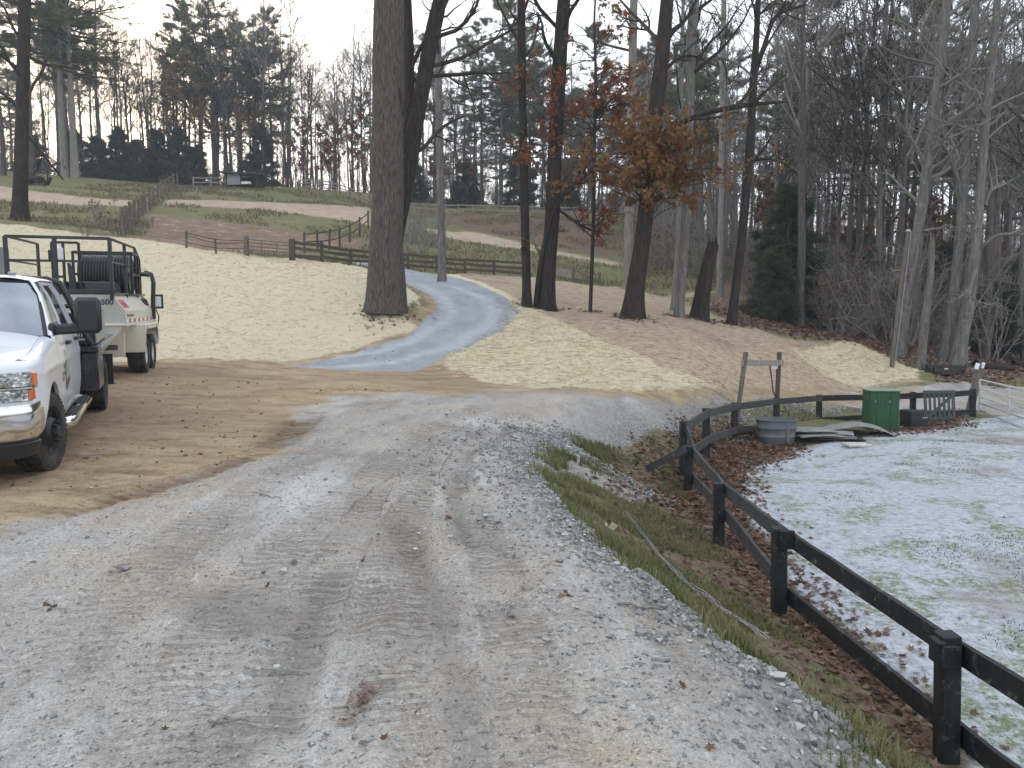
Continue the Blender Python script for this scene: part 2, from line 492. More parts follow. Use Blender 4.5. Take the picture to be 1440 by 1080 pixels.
# tyre tracks pressed into the road: centre lines in plan, half width, lug spacing, strength
def _line(*p): return np.array([cast(*q) for q in p])
TRACKS = [(_line((-80, 770), (60, 728), (200, 688), (320, 652), (395, 622), (432, 590), (470, 566)), .22, .16, 1.0),
          (_line((150, 1250), (230, 1000), (330, 850), (440, 730), (560, 640), (640, 590), (700, 565)), .24, .085, .8),
          (_line((520, 1300), (530, 1000), (545, 850), (560, 740), (590, 660), (640, 610), (720, 575)), .24, .085, .9),
          (_line((-60, 1150), (60, 960), (200, 800), (330, 700), (470, 620), (600, 575)), .24, .09, .6),
          (_line((820, 1300), (760, 1000), (715, 850), (690, 760), (650, 690), (640, 640), (680, 590)), .2, .07, .8),
          (_line((340, 1300), (380, 1000), (430, 860), (500, 740), (600, 640)), .2, .1, .9)]
def _dense(L, n=220):
    s = np.concatenate([[0], np.cumsum(np.linalg.norm(np.diff(L, axis=0), axis=1))])
    t = np.linspace(0, s[-1], n)
    q = np.stack([np.interp(t, s, L[:, 0]), np.interp(t, s, L[:, 1])], 1)
    for _ in range(25): q[1:-1] = (q[:-2] + q[2:] + 2 * q[1:-1]) / 4
    return q
TRK = [(_dense(L), hw, lug, st) for L, hw, lug, st in TRACKS]
def track_fields(x, y):
    """per point: lug phase, strength of the nearest track"""
    ph, ms = np.zeros(len(x)), np.zeros(len(x))
    near = (y < 20) & (y > 0) & (np.abs(x) < 12)
    idx = np.nonzero(near)[0]
    best = np.zeros(len(idx)); second = np.zeros(len(idx)); php = np.zeros(len(idx))
    for Q, hw, lug, st in TRK:
        seg = np.linalg.norm(np.diff(Q, axis=0), axis=1); cum = np.concatenate([[0], np.cumsum(seg)])
        dmin = np.full(len(idx), 1e9); al = np.zeros(len(idx)); la = np.zeros(len(idx))
        X, Y = x[idx], y[idx]
        for k in range(0, len(Q) - 1):
            e = Q[k + 1] - Q[k]; l2 = e @ e
            t = np.clip(((X - Q[k, 0]) * e[0] + (Y - Q[k, 1]) * e[1]) / l2, 0, 1)
            dx, dy = X - Q[k, 0] - t * e[0], Y - Q[k, 1] - t * e[1]
            d = dx * dx + dy * dy
            b = d < dmin
            dmin[b] = d[b]; al[b] = cum[k] + t[b] * seg[k]; la[b] = (dx * e[1] - dy * e[0])[b] / math.sqrt(l2)
        m = np.clip((hw - np.sqrt(dmin)) / (hw * .3), 0, 1) * st * np.clip(np.minimum(al, cum[-1] - al) / 1.5, 0, 1)
        b = m > best
        second = np.maximum(second, np.minimum(m, best))
        best[b] = m[b]; php[b] = ((al + np.abs(la) * .12) / lug)[b]
    ms[idx] = best * np.clip((best - second) / .25, 0, 1); ph[idx] = php
    return ph, ms

WET = [(_dense(_line((556, 728), (572, 752), (584, 778), (600, 810), (617, 840), (633, 895), (650, 975), (662, 1085))), .14),
       (_dense(_line((470, 800), (440, 850), (425, 900), (408, 950), (395, 1010))), .13), (_dense(_line((385, 622), (408, 606), (424, 592))), .42), (_dense(_line((285, 835), (330, 850), (375, 862))), .28),
       (_dense(_line((350, 640), (250, 672), (140, 705))), .16), (_dense(_line((720, 600), (660, 640), (640, 700), (655, 760))), .10)]
DTRK = []
_dl = _dense(_line((455, 512), (540, 503), (610, 482), (655, 458), (667, 438), (652, 420), (615, 402)))
for o_ in (-.72, .72):
    tn_ = np.gradient(_dl, axis=0); tn_ /= np.linalg.norm(tn_, axis=1, keepdims=True)
    DTRK.append((_dl + np.stack([tn_[:, 1], -tn_[:, 0]], 1) * o_, .3))
def line_field(x, y, lines):
    out = np.zeros(len(x)); idx = np.nonzero((y > 1) & (y < 42) & (np.abs(x) < 12))[0]
    for Q, w in lines:
        d = np.full(len(idx), 1e9)
        for qx, qy in Q[::3]: d = np.minimum(d, (x[idx] - qx) ** 2 + (y[idx] - qy) ** 2)
        out[idx] = np.maximum(out[idx], np.clip(1.3 - np.sqrt(d) / w, 0, 1))
    return out
def zone_sd(x, y):
    out = {}
    for k, polys in ZONES.items():
        d = np.full(len(x), -1e9)
        for p in polys: d = np.maximum(d, sdist(x, y, p))
        out[k] = d
    return out

def relief(x, y, z, ms=None):
    """small bumps by zone (z = zone distances)"""
    s = lambda a, w=.4: np.clip(a / w + .5, 0, 1)
    near = np.clip(1 - (np.hypot(x, y) - 25) / 20, 0, 1)
    road, dirt, straw, drive, pad, leaf = [s(z[k]) for k in ('road', 'dirt', 'straw', 'drive', 'pad', 'leaf')]
    a = .03 + .05 * (1 - road) * (1 - dirt) * (1 - pad) * (1 - drive)
    out = a * fbm(x, y, 1.3, 5) + .09 * fbm(x, y, .33, 3) * (1 - pad) * (1 - drive) * np.clip((np.hypot(x, y) - 30) / 15, .15, 1)
    out += straw * .05 * fbm(x, y, 3.0, 3) + .025 * np.clip(road + dirt, 0, 1) * fbm(x, y, 6.0, 4) * near
    out += .02 * fbm(x, y, 11.0, 3) * near * (1 - pad * .6)
    sh = np.clip(1 - np.abs(z['road'] - .35) / .5, 0, 1) * np.clip((10 - np.abs(y)) / 3, 0, 1)     # loose windrow along the shoulder
    out += sh * (.05 + .10 * fbm(x, y, 3.1, 4)) * (x > -2)
    out += pad * .02 * fbm(x, y, 4.0, 4)
    return out

_cache = None
def H(x, y):
    x, y = np.atleast_1d(np.asarray(x, float)), np.atleast_1d(np.asarray(y, float))
    return H0(x, y) + relief(x, y, zone_sd(x, y))

# ------------------------------------------------------------------ ground material
def ground_material():
    n = NT('ground_cover')
    P = n.pos()
    def edge(name, soft, amp, sc):
        v = n.math('ADD', n.attr('z_' + name), n.math('MULTIPLY', n.math('SUBTRACT', n.noise(sc, 6, .65), .5), amp))
        return n.rng(v, -soft, soft, 0, 1, True)
    big = n.noise(.55, 5, .6); mid = n.noise(2.6, 6, .65); fine = n.noise(22, 5, .7); grit = n.noise(95, 3, .7)
    cell = n.voro(38, 'Color'); sepc = n.new('ShaderNodeSeparateColor'); n.put(sepc.inputs[0], cell)
    peb = sepc.outputs[0]; pebd = n.voro(38)
    # pasture
    past = n.ramp(n.noise(.38, 10, .78), [(.30, (.25, .18, .12)), (.40, (.20, .165, .09)), (.48, (.125, .14, .045)), (.60, (.16, .165, .06)), (.72, (.26, .215, .13))])
    past = n.mix(n.rng(fine, .35, .7, 0, .6), past, (.21, .18, .115))
    clumps = n.rng(n.noise(5, 6, .7), .5, .62)
    verge = n.mix(n.math('MULTIPLY', clumps, .8), n.ramp(fine, [(.35, (.10, .085, .05)), (.65, (.22, .18, .12))]), n.ramp(grit, [(.3, (.062, .085, .028)), (.7, (.175, .20, .075))]))
    nearf = n.attr('z_near')
    col = n.mix(nearf, past, verge)
    hgt = n.math('MULTIPLY', fine, .8)
    # brown and red pasture
    col = n.mix(edge('brown', 1.0, 3.0, .5), col, n.ramp(fine, [(.3, (.10, .066, .046)), (.7, (.19, .135, .10))]))
    col = n.mix(edge('red', .6, 2.4, .6), col, n.ramp(n.noise(1.3, 8, .75), [(.32, (.165, .105, .07)), (.55, (.225, .16, .11)), (.66, (.42, .345, .26))]))
    col = n.mix(edge('path', .5, 1.6, .7), col, n.ramp(n.noise(1.1, 8, .7), [(.3, (.29, .215, .15)), (.6, (.46, .375, .27))]))
    # leaf litter of the wood
    leafc = n.new('ShaderNodeSeparateColor'); n.put(leafc.inputs[0], n.voro(13, 'Color'))
    leaf = n.ramp(leafc.outputs[0], [(.1, (.06, .04, .03)), (.45, (.13, .08, .056)), (.75, (.20, .13, .095)), (.95, (.33, .245, .19))])
    col = n.mix(edge('leaf', .25, 1.1, 1.1), col, leaf)
    # thinly strawed soil below the oaks
    tan = n.ramp(n.noise(7, 9, .8, vec=n.mapped((.6, 1.6, 1.6))), [(.32, (.085, .055, .038)), (.42, (.23, .165, .115)), (.50, (.41, .33, .23)), (.72, (.57, .49, .365))])
    tan = n.mix(n.rng(big, .56, .74, 0, .5), tan, (.17, .115, .075))
    col = n.mix(edge('tan', .3, 1.5, .9), col, tan)
    # grey gravel road
    roadc = n.ramp(big, [(.30, (.22, .215, .205)), (.42, (.335, .325, .31)), (.54, (.41, .40, .385)), (.64, (.43, .375, .295)), (.75, (.33, .325, .315))])
    roadc = n.mix(n.rng(n.noise(1.3, 6, .7, vec=n.mapped((1.6, .5, 1))), .48, .66, 0, .65), roadc, (.20, .19, .175))
    roadc = n.mix(n.rng(n.noise(.8, 5, .6, vec=n.mapped((1.2, .45, 1), (0, 0, .3))), .52, .66, 0, .85), roadc, (.57, .57, .565))
    roadc = n.mix(n.rng(n.noise(.45, 4, .6, vec=n.mapped((1.5, .6, 1), (0, 0, -.4))), .52, .66, 0, .65), roadc, (.37, .30, .22))
    roadc = n.mix(.5, roadc, n.mix(n.rng(grit, .3, .7), (.40, .40, .40), (1.35, 1.35, 1.34)), 'MULTIPLY')
    stone = n.math('MULTIPLY', n.rng(peb, .74, .80), n.rng(pebd, .012, .007))
    pebm = n.math('MULTIPLY', n.rng(peb, .62, .68), n.rng(n.noise(1.9, 4), .42, .6))
    roadc = n.mix(n.math('MULTIPLY', pebm, .55), roadc, n.ramp(sepc.outputs[1], [(0, (.15, .15, .155)), (.6, (.34, .34, .34)), (1, (.62, .62, .61))]))
    p2 = n.new('ShaderNodeSeparateColor'); n.put(p2.inputs[0], n.voro(105, 'Color'))
    crumb = n.rng(n.noise(26, 9, .85), .57, .66)
    roadc = n.mix(n.math('MULTIPLY', n.rng(p2.outputs[0], .55, .75), .45), roadc, n.ramp(p2.outputs[1], [(0, (.12, .12, .12)), (.55, (.36, .355, .345)), (1, (.66, .655, .64))]))
    roadc = n.mix(n.math('MULTIPLY', crumb, .55), roadc, (.13, .125, .118))
    ph, ms = n.attr('z_phase'), n.attr('z_track')
    lug = n.math('MULTIPLY', n.rng(n.math('SINE', n.math('MULTIPLY', n.math('ADD', ph, n.math('MULTIPLY', mid, .14)), 6.2832)), .0, .35), n.math('MULTIPLY', ms, n.rng(n.noise(1.3, 5, .7), .40, .54)))
    shoulder = n.rng(n.math('ADD', n.attr('z_road'), n.math('MULTIPLY', n.math('SUBTRACT', mid, .5), .7)), .95, .1, 0, .8)
    shoulder = n.math('MULTIPLY', shoulder, n.attr('z_near'))
    roadc = n.mix(shoulder, roadc, n.ramp(sepc.outputs[1], [(0, (.085, .085, .088)), (.5, (.19, .19, .19)), (1, (.38, .38, .375))]))
    roadc = n.mix(n.math('MULTIPLY', n.math('MULTIPLY', ms, n.rng(n.noise(.5, 4, .6), .36, .58)), .4), roadc, n.ramp(fine, [(.3, (.18, .165, .148)), (.7, (.33, .31, .285))]))
    wetm = n.math('MULTIPLY', n.attr('z_wet'), n.rng(n.math('ADD', n.noise(3.2, 7, .75), n.math('MULTIPLY', n.attr('z_wet'), .16)), .44, .62))
    roadc = n.mix(n.math('MULTIPLY', wetm, .5), roadc, n.ramp(fine, [(.3, (.095, .088, .080)), (.7, (.21, .20, .185))]))
    roadc = n.mix(1.0, roadc, (1.03, 1.0, .955), 'MULTIPLY')
    roadm = edge('road', .07, .45, 2.2)
    col = n.mix(roadm, col, roadc)
    # brown dirt yard
    dn = n.noise(1.5, 9, .75, vec=n.mapped((.7, 1.8, 1), (0, 0, .2)))
    dirt = n.ramp(dn, [(.28, (.13, .085, .05)), (.42, (.27, .19, .105)), (.54, (.39, .295, .18)), (.75, (.52, .41, .275))])
    dirt = n.mix(n.rng(n.noise(.22, 4), .46, .60, 0, .55), dirt, (.20, .13, .085))
    dirt = n.mix(n.rng(grit, .35, .72, 0, .35), dirt, (.52, .43, .32))
    dirt = n.mix(n.math('MULTIPLY', wetm, .6), dirt, (.13, .085, .055))
    dirt = n.mix(n.rng(n.noise(.9, 8, .75, vec=n.mapped((.45, 2.0, 1))), .54, .64, 0, .55), dirt, (.15, .10, .065))
    dirtm = edge('dirt', .28, 2.0, 1.3)
    col = n.mix(dirtm, col, dirt)
    lug_shade = n.math('MULTIPLY', lug, .6)  # tread grooves darkened in colour, standing in for their weak bump shading
    col = n.mix(lug_shade, col, n.mix(1.0, col, (.56, .53, .50), 'MULTIPLY'))
    # straw
    st = n.noise(16, 9, .85, dist=.4)
    straw = n.ramp(st, [(.25, (.34, .285, .19)), (.38, (.56, .485, .325)), (.52, (.70, .62, .435)), (.8, (.80, .74, .58))])
    straw = n.mix(n.rng(n.noise(.5, 6, .7), .55, .78, 0, .22), straw, (.44, .37, .26))
    specks = n.math('MULTIPLY', n.rng(n.noise(3.4, 9, .85), .61, .69), .5)
    straw = n.mix(specks, straw, (.19, .14, .09))
    strawm = edge('straw', .10, .7, 1.6)
    col = n.mix(strawm, col, straw)
    # blue grey driveway
    dr = n.ramp(n.noise(.9, 6, .7, vec=n.mapped((1.6, .8, 1), (0, 0, .5))), [(.3, (.25, .27, .29)), (.55, (.345, .37, .395)), (.75, (.45, .47, .495))])
    dr = n.mix(n.rng(grit, .3, .7, 0, .35), dr, (.22, .24, .27))
    dr = n.mix(n.rng(n.noise(13, 6, .8), .52, .7, 0, .4), dr, (.48, .50, .53))
    dr = n.mix(n.math('MULTIPLY', n.attr('z_dtrk'), n.rng(n.noise(3, 5), .3, .6, .15, .6)), dr, (.52, .545, .57))
    drm = edge('drive', .09, .45, 2.2)
    col = n.mix(drm, col, dr)
    # paddock grit, with moss and weed patches
    pd = n.ramp(n.noise(9, 10, .85), [(.32, (.15, .15, .155)), (.43, (.34, .355, .38)), (.53, (.48, .51, .56)), (.8, (.64, .68, .74))])
    gm = n.math('MULTIPLY', n.rng(n.noise(1.0, 6, .7), .51, .58), n.rng(n.noise(14, 7, .85), .45, .54))
    pd = n.mix(n.math('MULTIPLY', gm, .85), pd, n.ramp(fine, [(.3, (.09, .125, .03)), (.7, (.20, .25, .085))]))
    bm_ = n.math('MULTIPLY', n.rng(n.noise(.4, 3, .5, vec=n.mapped((1, 1, 1), (0, 0, 1.1))), .60, .70), .7)
    pd = n.mix(bm_, pd, (.21, .165, .11))
    pd = n.mix(n.rng(n.noise(24, 8, .85), .575, .64, 0, .6), pd, (.15, .15, .15))
    padm = edge('pad', .08, .7, 1.8)
    col = n.mix(padm, col, pd)
    hgt = n.math('ADD', n.math('MULTIPLY', fine, .55), n.math('MULTIPLY', grit, .35))
    hgt = n.math('ADD', hgt, n.math('MULTIPLY', n.math('MULTIPLY', pebm, n.rng(pebd, .02, .004)), .5))
    hgt = n.math('SUBTRACT', n.math('ADD', hgt, n.math('MULTIPLY', crumb, .5)), n.math('MULTIPLY', lug, .7))
    hgt = n.math('ADD', hgt, n.math('MULTIPLY', st, n.math('MULTIPLY', strawm, 2.2)))
    n.bump(hgt, .9, .025)
    return n.set(col=col, rough=.92, spec=.2)

# ------------------------------------------------------------------ ground mesh: one sheet, cut by its zones
def build_ground():
    a = np.concatenate([np.linspace(-175, -42, 50)[:-1], np.linspace(-42, 42, 660), np.linspace(42, 175, 50)[1:]])
    r = np.concatenate([np.linspace(.3, 1.6, 8)[:-1], np.geomspace(1.6, 120, 800), np.geomspace(120, 1400, 30)[1:]])
    A, RR = np.meshgrid(np.radians(a), r, indexing='ij')
    x, y = (np.sin(A) * RR).ravel(), (np.cos(A) * RR).ravel()
    z = zone_sd(x, y)
    ph, ms = track_fields(x, y); wet = line_field(x, y, WET); dtk = line_field(x, y, DTRK)
    h = H0(x, y) + relief(x, y, z) - .022 * ms - .02 * wet
    V = np.stack([x, y, h], 1)
    m, k = A.shape
    i = np.arange(m * k).reshape(m, k)
    F = np.stack([i[:-1, :-1], i[:-1, 1:], i[1:, 1:], i[1:, :-1]], -1).reshape(-1, 4)[:, ::-1]
    # face zone
    G = A.shape
    N = np.cross(V[F[:, 2]] - V[F[:, 0]], V[F[:, 3]] - V[F[:, 1]])
    if N[:, 2].mean() < 0: F = F[:, ::-1]; N = -N
    vn = np.zeros_like(V)
    for c in range(4): np.add.at(vn, F[:, c], N / (np.linalg.norm(N, axis=1, keepdims=True) + 1e-12))
    vn /= np.linalg.norm(vn, axis=1, keepdims=True) + 1e-12
    order = ['leaf', 'tan', 'road', 'dirt', 'straw', 'drive', 'pad']
    names = ['pasture', 'forest_floor', 'hillside', 'gravel_road', 'dirt_yard', 'straw_slope', 'driveway', 'paddock_ground']
    fz = np.zeros(len(F), int)
    for q, kz in enumerate(order): fz[z[kz][F].mean(axis=1) > 0] = q + 1
    mat_ = ground_material()
    near = np.clip(1 - (np.hypot(x, y) - 17) / 5, 0, 1)
    for q, nm in enumerate(names):
        f = F[fz == q]
        if not len(f): continue
        used, inv = np.unique(f, return_inverse=True)
        o = mesh_obj(nm, V[used], [inv.reshape(-1, 4)], mat_, smooth=180)
        o['kind'] = 'structure'
        me = o.data
        for kz in ZN:
            at = me.attributes.new('z_' + kz, 'FLOAT', 'POINT'); at.data.foreach_set('value', np.clip(z[kz][used], -6, 6).astype(np.float32))
        for nm2, arr in (('z_near', near), ('z_phase', ph), ('z_track', ms), ('z_wet', wet), ('z_dtrk', dtk)):
            at = me.attributes.new(nm2, 'FLOAT', 'POINT'); at.data.foreach_set('value', arr[used].astype(np.float32))
        me.normals_split_custom_set_from_vertices(vn[used].astype(np.float32))
build_ground()
# ------------------------------------------------------------------ trees
def bark(name, dark, light, scale=1.0, lichen=None):
    n = NT(name)
    v = n.mapped((9 * scale, 9 * scale, 1.3 * scale))
    f = n.noise(1.6, 7, .7, vec=v, dist=.4)
    c = n.ramp(f, [(.30, dark), (.55, tuple((a + b) / 2 for a, b in zip(dark, light))), (.72, light)])
    if lichen:
        c = n.mix(n.rng(n.noise(3.5 * scale, 6, .75), .56, .68, 0, .75), c, lichen)
    n.bump(f, 1.0, .05)
    return n.set(col=c, rough=.95, spec=.15)

BARK_BIG = bark('bark_furrowed', (.026, .021, .018), (.215, .19, .168), 1.7)
BARK_OAK = bark('bark_oak', (.018, .015, .013), (.085, .069, .060), 1.0)
BARK_GREY = bark('bark_grey', (.085, .078, .072), (.29, .27, .25), 1.0, (.32, .33, .29))
BARK_WOOD = bark('bark_wood', (.055, .048, .043), (.185, .165, .15), 1.0)
BARK_PALE = bark('bark_pale', (.16, .145, .13), (.36, .335, .30), .8)
BARK_PINE = bark('bark_pine', (.045, .038, .034), (.155, .132, .118), 1.0)
BARK_DEAD = bark('bark_dead', (.20, .185, .17), (.42, .40, .37), 1.0)

def leafmat(name, cols, trans=.25, rough=.6):
    n = NT(name)
    r = n.island()
    st = [(i / max(len(cols) - 1, 1), c) for i, c in enumerate(cols)]
    c = n.ramp(r, st)
    c = n.mix(.35, c, n.ramp(n.noise(1.2, 3), [(.3, tuple(x * .45 for x in cols[0])), (.7, cols[-1])]))
    n.set(col=c, rough=rough, spec=.25)
    tr = n.new('ShaderNodeBsdfTranslucent'); n.put(tr.inputs[0], c)
    mx = n.new('ShaderNodeMixShader'); mx.inputs[0].default_value = trans
    n.t.links.new(n.b.outputs[0], mx.inputs[1]); n.t.links.new(tr.outputs[0], mx.inputs[2])
    n.t.links.new(mx.outputs[0], n.out.inputs[0])
    return n.m

def twigmat(name, c1, c2):
    n = NT(name); c = n.ramp(n.island(), [(0, c1), (1, c2)])
    return n.set(col=c, rough=.9, spec=.1)

TWIG = twigmat('twigs_brown', (.15, .134, .124), (.31, .288, .27))
TWIG_GREY = twigmat('twigs_grey', (.14, .125, .115), (.30, .28, .255))
TWIG_DARK = twigmat('twigs_dark', (.035, .029, .026), (.085, .07, .06))
NEEDLE = leafmat('pine_needles', [(.065, .09, .055), (.10, .13, .075), (.14, .165, .085), (.21, .20, .10)], .45)
NEEDLE_BLUE = leafmat('hemlock_needles', [(.036, .060, .040), (.055, .085, .052), (.09, .115, .07), (.13, .125, .08)], .3)
LEAF_OAK = leafmat('oak_leaves_autumn', [(.19, .065, .035), (.30, .11, .04), (.42, .18, .05), (.27, .15, .055), (.19, .16, .05)], .5)
LEAF_RED = leafmat('red_leaves', [(.18, .055, .040), (.30, .085, .045), (.40, .17, .05), (.20, .075, .05)], .5)
LEAF_GOLD = leafmat('gold_leaves', [(.22, .13, .03), (.30, .19, .05), (.20, .14, .06), (.32, .15, .04)], .35)
LEAF_RUST = leafmat('rust_leaves', [(.16, .085, .045), (.24, .125, .06), (.14, .09, .06)], .4)

def unit(v): return v / (np.linalg.norm(v, axis=-1, keepdims=True) + 1e-9)

def grow(P, D, L, R0, N, wig, trop, rng, taper=.3):
    """vectorised branch growth: starts P (B,3), directions D, lengths L, base radii R0"""
    B = len(P); pts = np.empty((B, N + 1, 3)); pts[:, 0] = P; d = unit(D)
    for i in range(N):
        d = unit(d + rng.normal(0, wig, (B, 3)) + np.array([0, 0, trop]))
        pts[:, i + 1] = pts[:, i] + d * (L / N)[:, None]
    t = np.linspace(0, 1, N + 1)[None]
    rad = R0[:, None] * (1 - (1 - taper) * t)
    return pts, rad

def kids(pts, rad, n, t0, t1, ang, lr, rng, rr=.55, flat=0.0):
    """n child starts on each branch"""
    B, N1, _ = pts.shape
    t = rng.uniform(t0, t1, (B, n)) * (N1 - 1)
    i = np.clip(t.astype(int), 0, N1 - 2); f = (t - i)[..., None]
    b = np.arange(B)[:, None]
    P = pts[b, i] * (1 - f) + pts[b, i + 1] * f
    T = unit(pts[b, i + 1] - pts[b, i])
    rp = rad[b, i] * (1 - f[..., 0]) + rad[b, i + 1] * f[..., 0]
    rv = rng.normal(0, 1, T.shape); rv[..., 2] *= (1 - flat)
    S = unit(rv - (rv * T).sum(-1, keepdims=True) * T)
    a = np.radians(rng.uniform(ang[0], ang[1], (B, n)))[..., None]
    D = T * np.cos(a) + S * np.sin(a)
    Ln = np.linalg.norm(pts[:, -1] - pts[:, 0], axis=1)[:, None] * rng.uniform(lr[0], lr[1], (B, n)) * (1.15 - .6 * t / (N1 - 1))
    return P.reshape(-1, 3), D.reshape(-1, 3), Ln.ravel(), (rp * rr).ravel()

def trunk_mesh(mb, pts, rad, k=14, rings=None, rough=.05, rng=RNG, flare=1.0):
    """resampled trunk with bark ridges and root flare"""
    pts = np.asarray(pts, float); rad = np.asarray(rad, float)
    s = np.concatenate([[0], np.cumsum(np.linalg.norm(np.diff(pts, axis=0), axis=1))])
    n = rings or max(12, int(s[-1] / .8))
    t = np.linspace(0, 1, n) ** 1.15 * s[-1]
    q = np.stack([np.interp(t, s, pts[:, a]) for a in range(3)], 1); r = np.interp(t, s, rad)
    for _ in range(2): q[1:-1] = (q[:-2] + 2 * q[1:-1] + q[2:]) / 4
    r = r * (1 + .55 * flare * np.exp(-t / (r[0] * 2.2)))
    V, F = tube_batch(q[None], r[None], k)
    V = V.reshape(n, k, 3); c = q[:, None, :]
    ang = np.arange(k) / k * 2 * np.pi; ph = rng.uniform(0, 6)
    lobe = 1 + (.10 * flare + .06) * np.exp(-t / (r[0] * 1.6))[:, None] * (np.cos(5 * ang + ph) + .6 * np.cos(3 * ang + 2 * ph))[None]
    lobe = lobe + rough * (fbm(np.cos(ang)[None] * 2.2 + ph + 0 * t[:, None], np.sin(ang)[None] * 2.2 + t[:, None] * .45 + 5, 1.6, 3))
    V = c + (V - c) * lobe[..., None]
    mb.add(V.reshape(-1, 3), F)
    return q, r

def add_branches(mb, batches, sides):
    for (p, r), k in zip(batches, sides):
        V, F = tube_batch(p, r, k); mb.add(V, F)

def leaf_cards(mb, C, size, rng, aspect=.62, droop=.3):
    """one folded leaf blade per centre"""
    n = len(C)
    d = unit(rng.normal(0, 1, (n, 3)) + np.array([0, 0, -droop]))
    s = unit(np.cross(d, rng.normal(0, 1, (n, 3))))
    u = np.cross(s, d)
    L = size * rng.uniform(.6, 1.25, n)[:, None]
    V = np.stack([C, C + d * L * .5 + s * L * aspect * .5 + u * L * .12, C + d * L, C + d * L * .5 - s * L * aspect * .5 + u * L * .12], 1)
    i = np.arange(n * 4).reshape(n, 4)
    mb.add(V.reshape(-1, 3), i)

def needle_tufts(mb, C, D, size, rng, m=9, width=.07, spread=.75, up=.15):
    """sprays of narrow blades round each centre"""
    n = len(C)
    c = np.repeat(C, m, 0); d = np.repeat(unit(D), m, 0)
    v = unit(d + rng.normal(0, spread, (n * m, 3)) * np.array([1, 1, .55]) + np.array([0, 0, up]))
    s = unit(np.cross(v, rng.normal(0, 1, (n * m, 3))))
    L = size * rng.uniform(.5, 1.2, n * m)[:, None]
    w = L * width
    c = c + rng.normal(0, size * .18, c.shape)
    V = np.stack([c - s * w, c + s * w, c + v * L + s * w * .35, c + v * L - s * w * .35], 1)
    mb.add(V.reshape(-1, 3), np.arange(n * m * 4).reshape(-1, 4))

def along(pts, n, t0, t1, rng):
    B, N1, _ = pts.shape
    t = rng.uniform(t0, t1, (B, n)) * (N1 - 1); i = np.clip(t.astype(int), 0, N1 - 2); f = (t - i)[..., None]
    b = np.arange(B)[:, None]
    return (pts[b, i] * (1 - f) + pts[b, i + 1] * f).reshape(-1, 3), unit(pts[b, i + 1] - pts[b, i]).reshape(-1, 3)

def bare_tree(name, seed, h, r, bm_, tm, first=.4, limbs=16, ang=(28, 62), leaf=None, leaf_n=0, fork=False, lean=0.0, dens=1.0):
    """straight bare forest tree"""
    rng = np.random.default_rng(seed)
    root = empty(name, (0, 0, 0))
    z = np.linspace(0, h, 12)
    pts = np.stack([lean * z + .012 * h * np.cumsum(rng.normal(0, .35, 12)), .012 * h * np.cumsum(rng.normal(0, .35, 12)), z], 1); pts[0, :2] = 0
    rad = r * (1 - .88 * (z / h) ** 1.1)
    tb = MB(); q, rr = trunk_mesh(tb, pts, rad, 9, 22, .06, rng, .7)
    tb.build('trunk', bm_, root, 180)
    q, rr = q[None], rr[None]
    P, D, L, r0 = kids(q, rr, limbs, first, .97, ang, (.16, .34), rng, .55)
    if fork:
        P2, D2, L2, r2 = kids(q, rr, 1, .45, .6, (14, 24), (.45, .5), rng, .85)
        P, D, L, r0 = [np.concatenate(a) for a in ((P, P2), (D, D2), (L, L2), (r0, r2))]
    a1, b1 = grow(P, D, L, np.minimum(r0, .3 * r + .01), 6, .12, .10, rng, .25)
    a2, b2 = grow(*kids(a1, b1, int(5 * dens), .2, .98, (25, 60), (.3, .6), rng), 4, .16, .06, rng, .3)
    a3, b3 = grow(*kids(a2, np.maximum(b2, .012), int(6 * dens), .15, 1, (20, 60), (.35, .75), rng, .7), 3, .2, .03, rng, .4)
    b1, b2, b3 = np.maximum(b1, .022), np.maximum(b2, .016), np.maximum(b3, .012)
    cb = MB(); add_branches(cb, [(a1, b1), (a2, b2), (a3, b3)], (5, 4, 3))
    cb.build('crown', tm, root, 180)
    if leaf:
        C, _ = along(a3, max(1, int(leaf_n / max(len(a3), 1) + .5)), .3, 1, rng)
        C = C[rng.permutation(len(C))[:leaf_n]]
        lb = MB(); leaf_cards(lb, C, .26, rng); lb.build('leaves', leaf, root, 0)
    return root

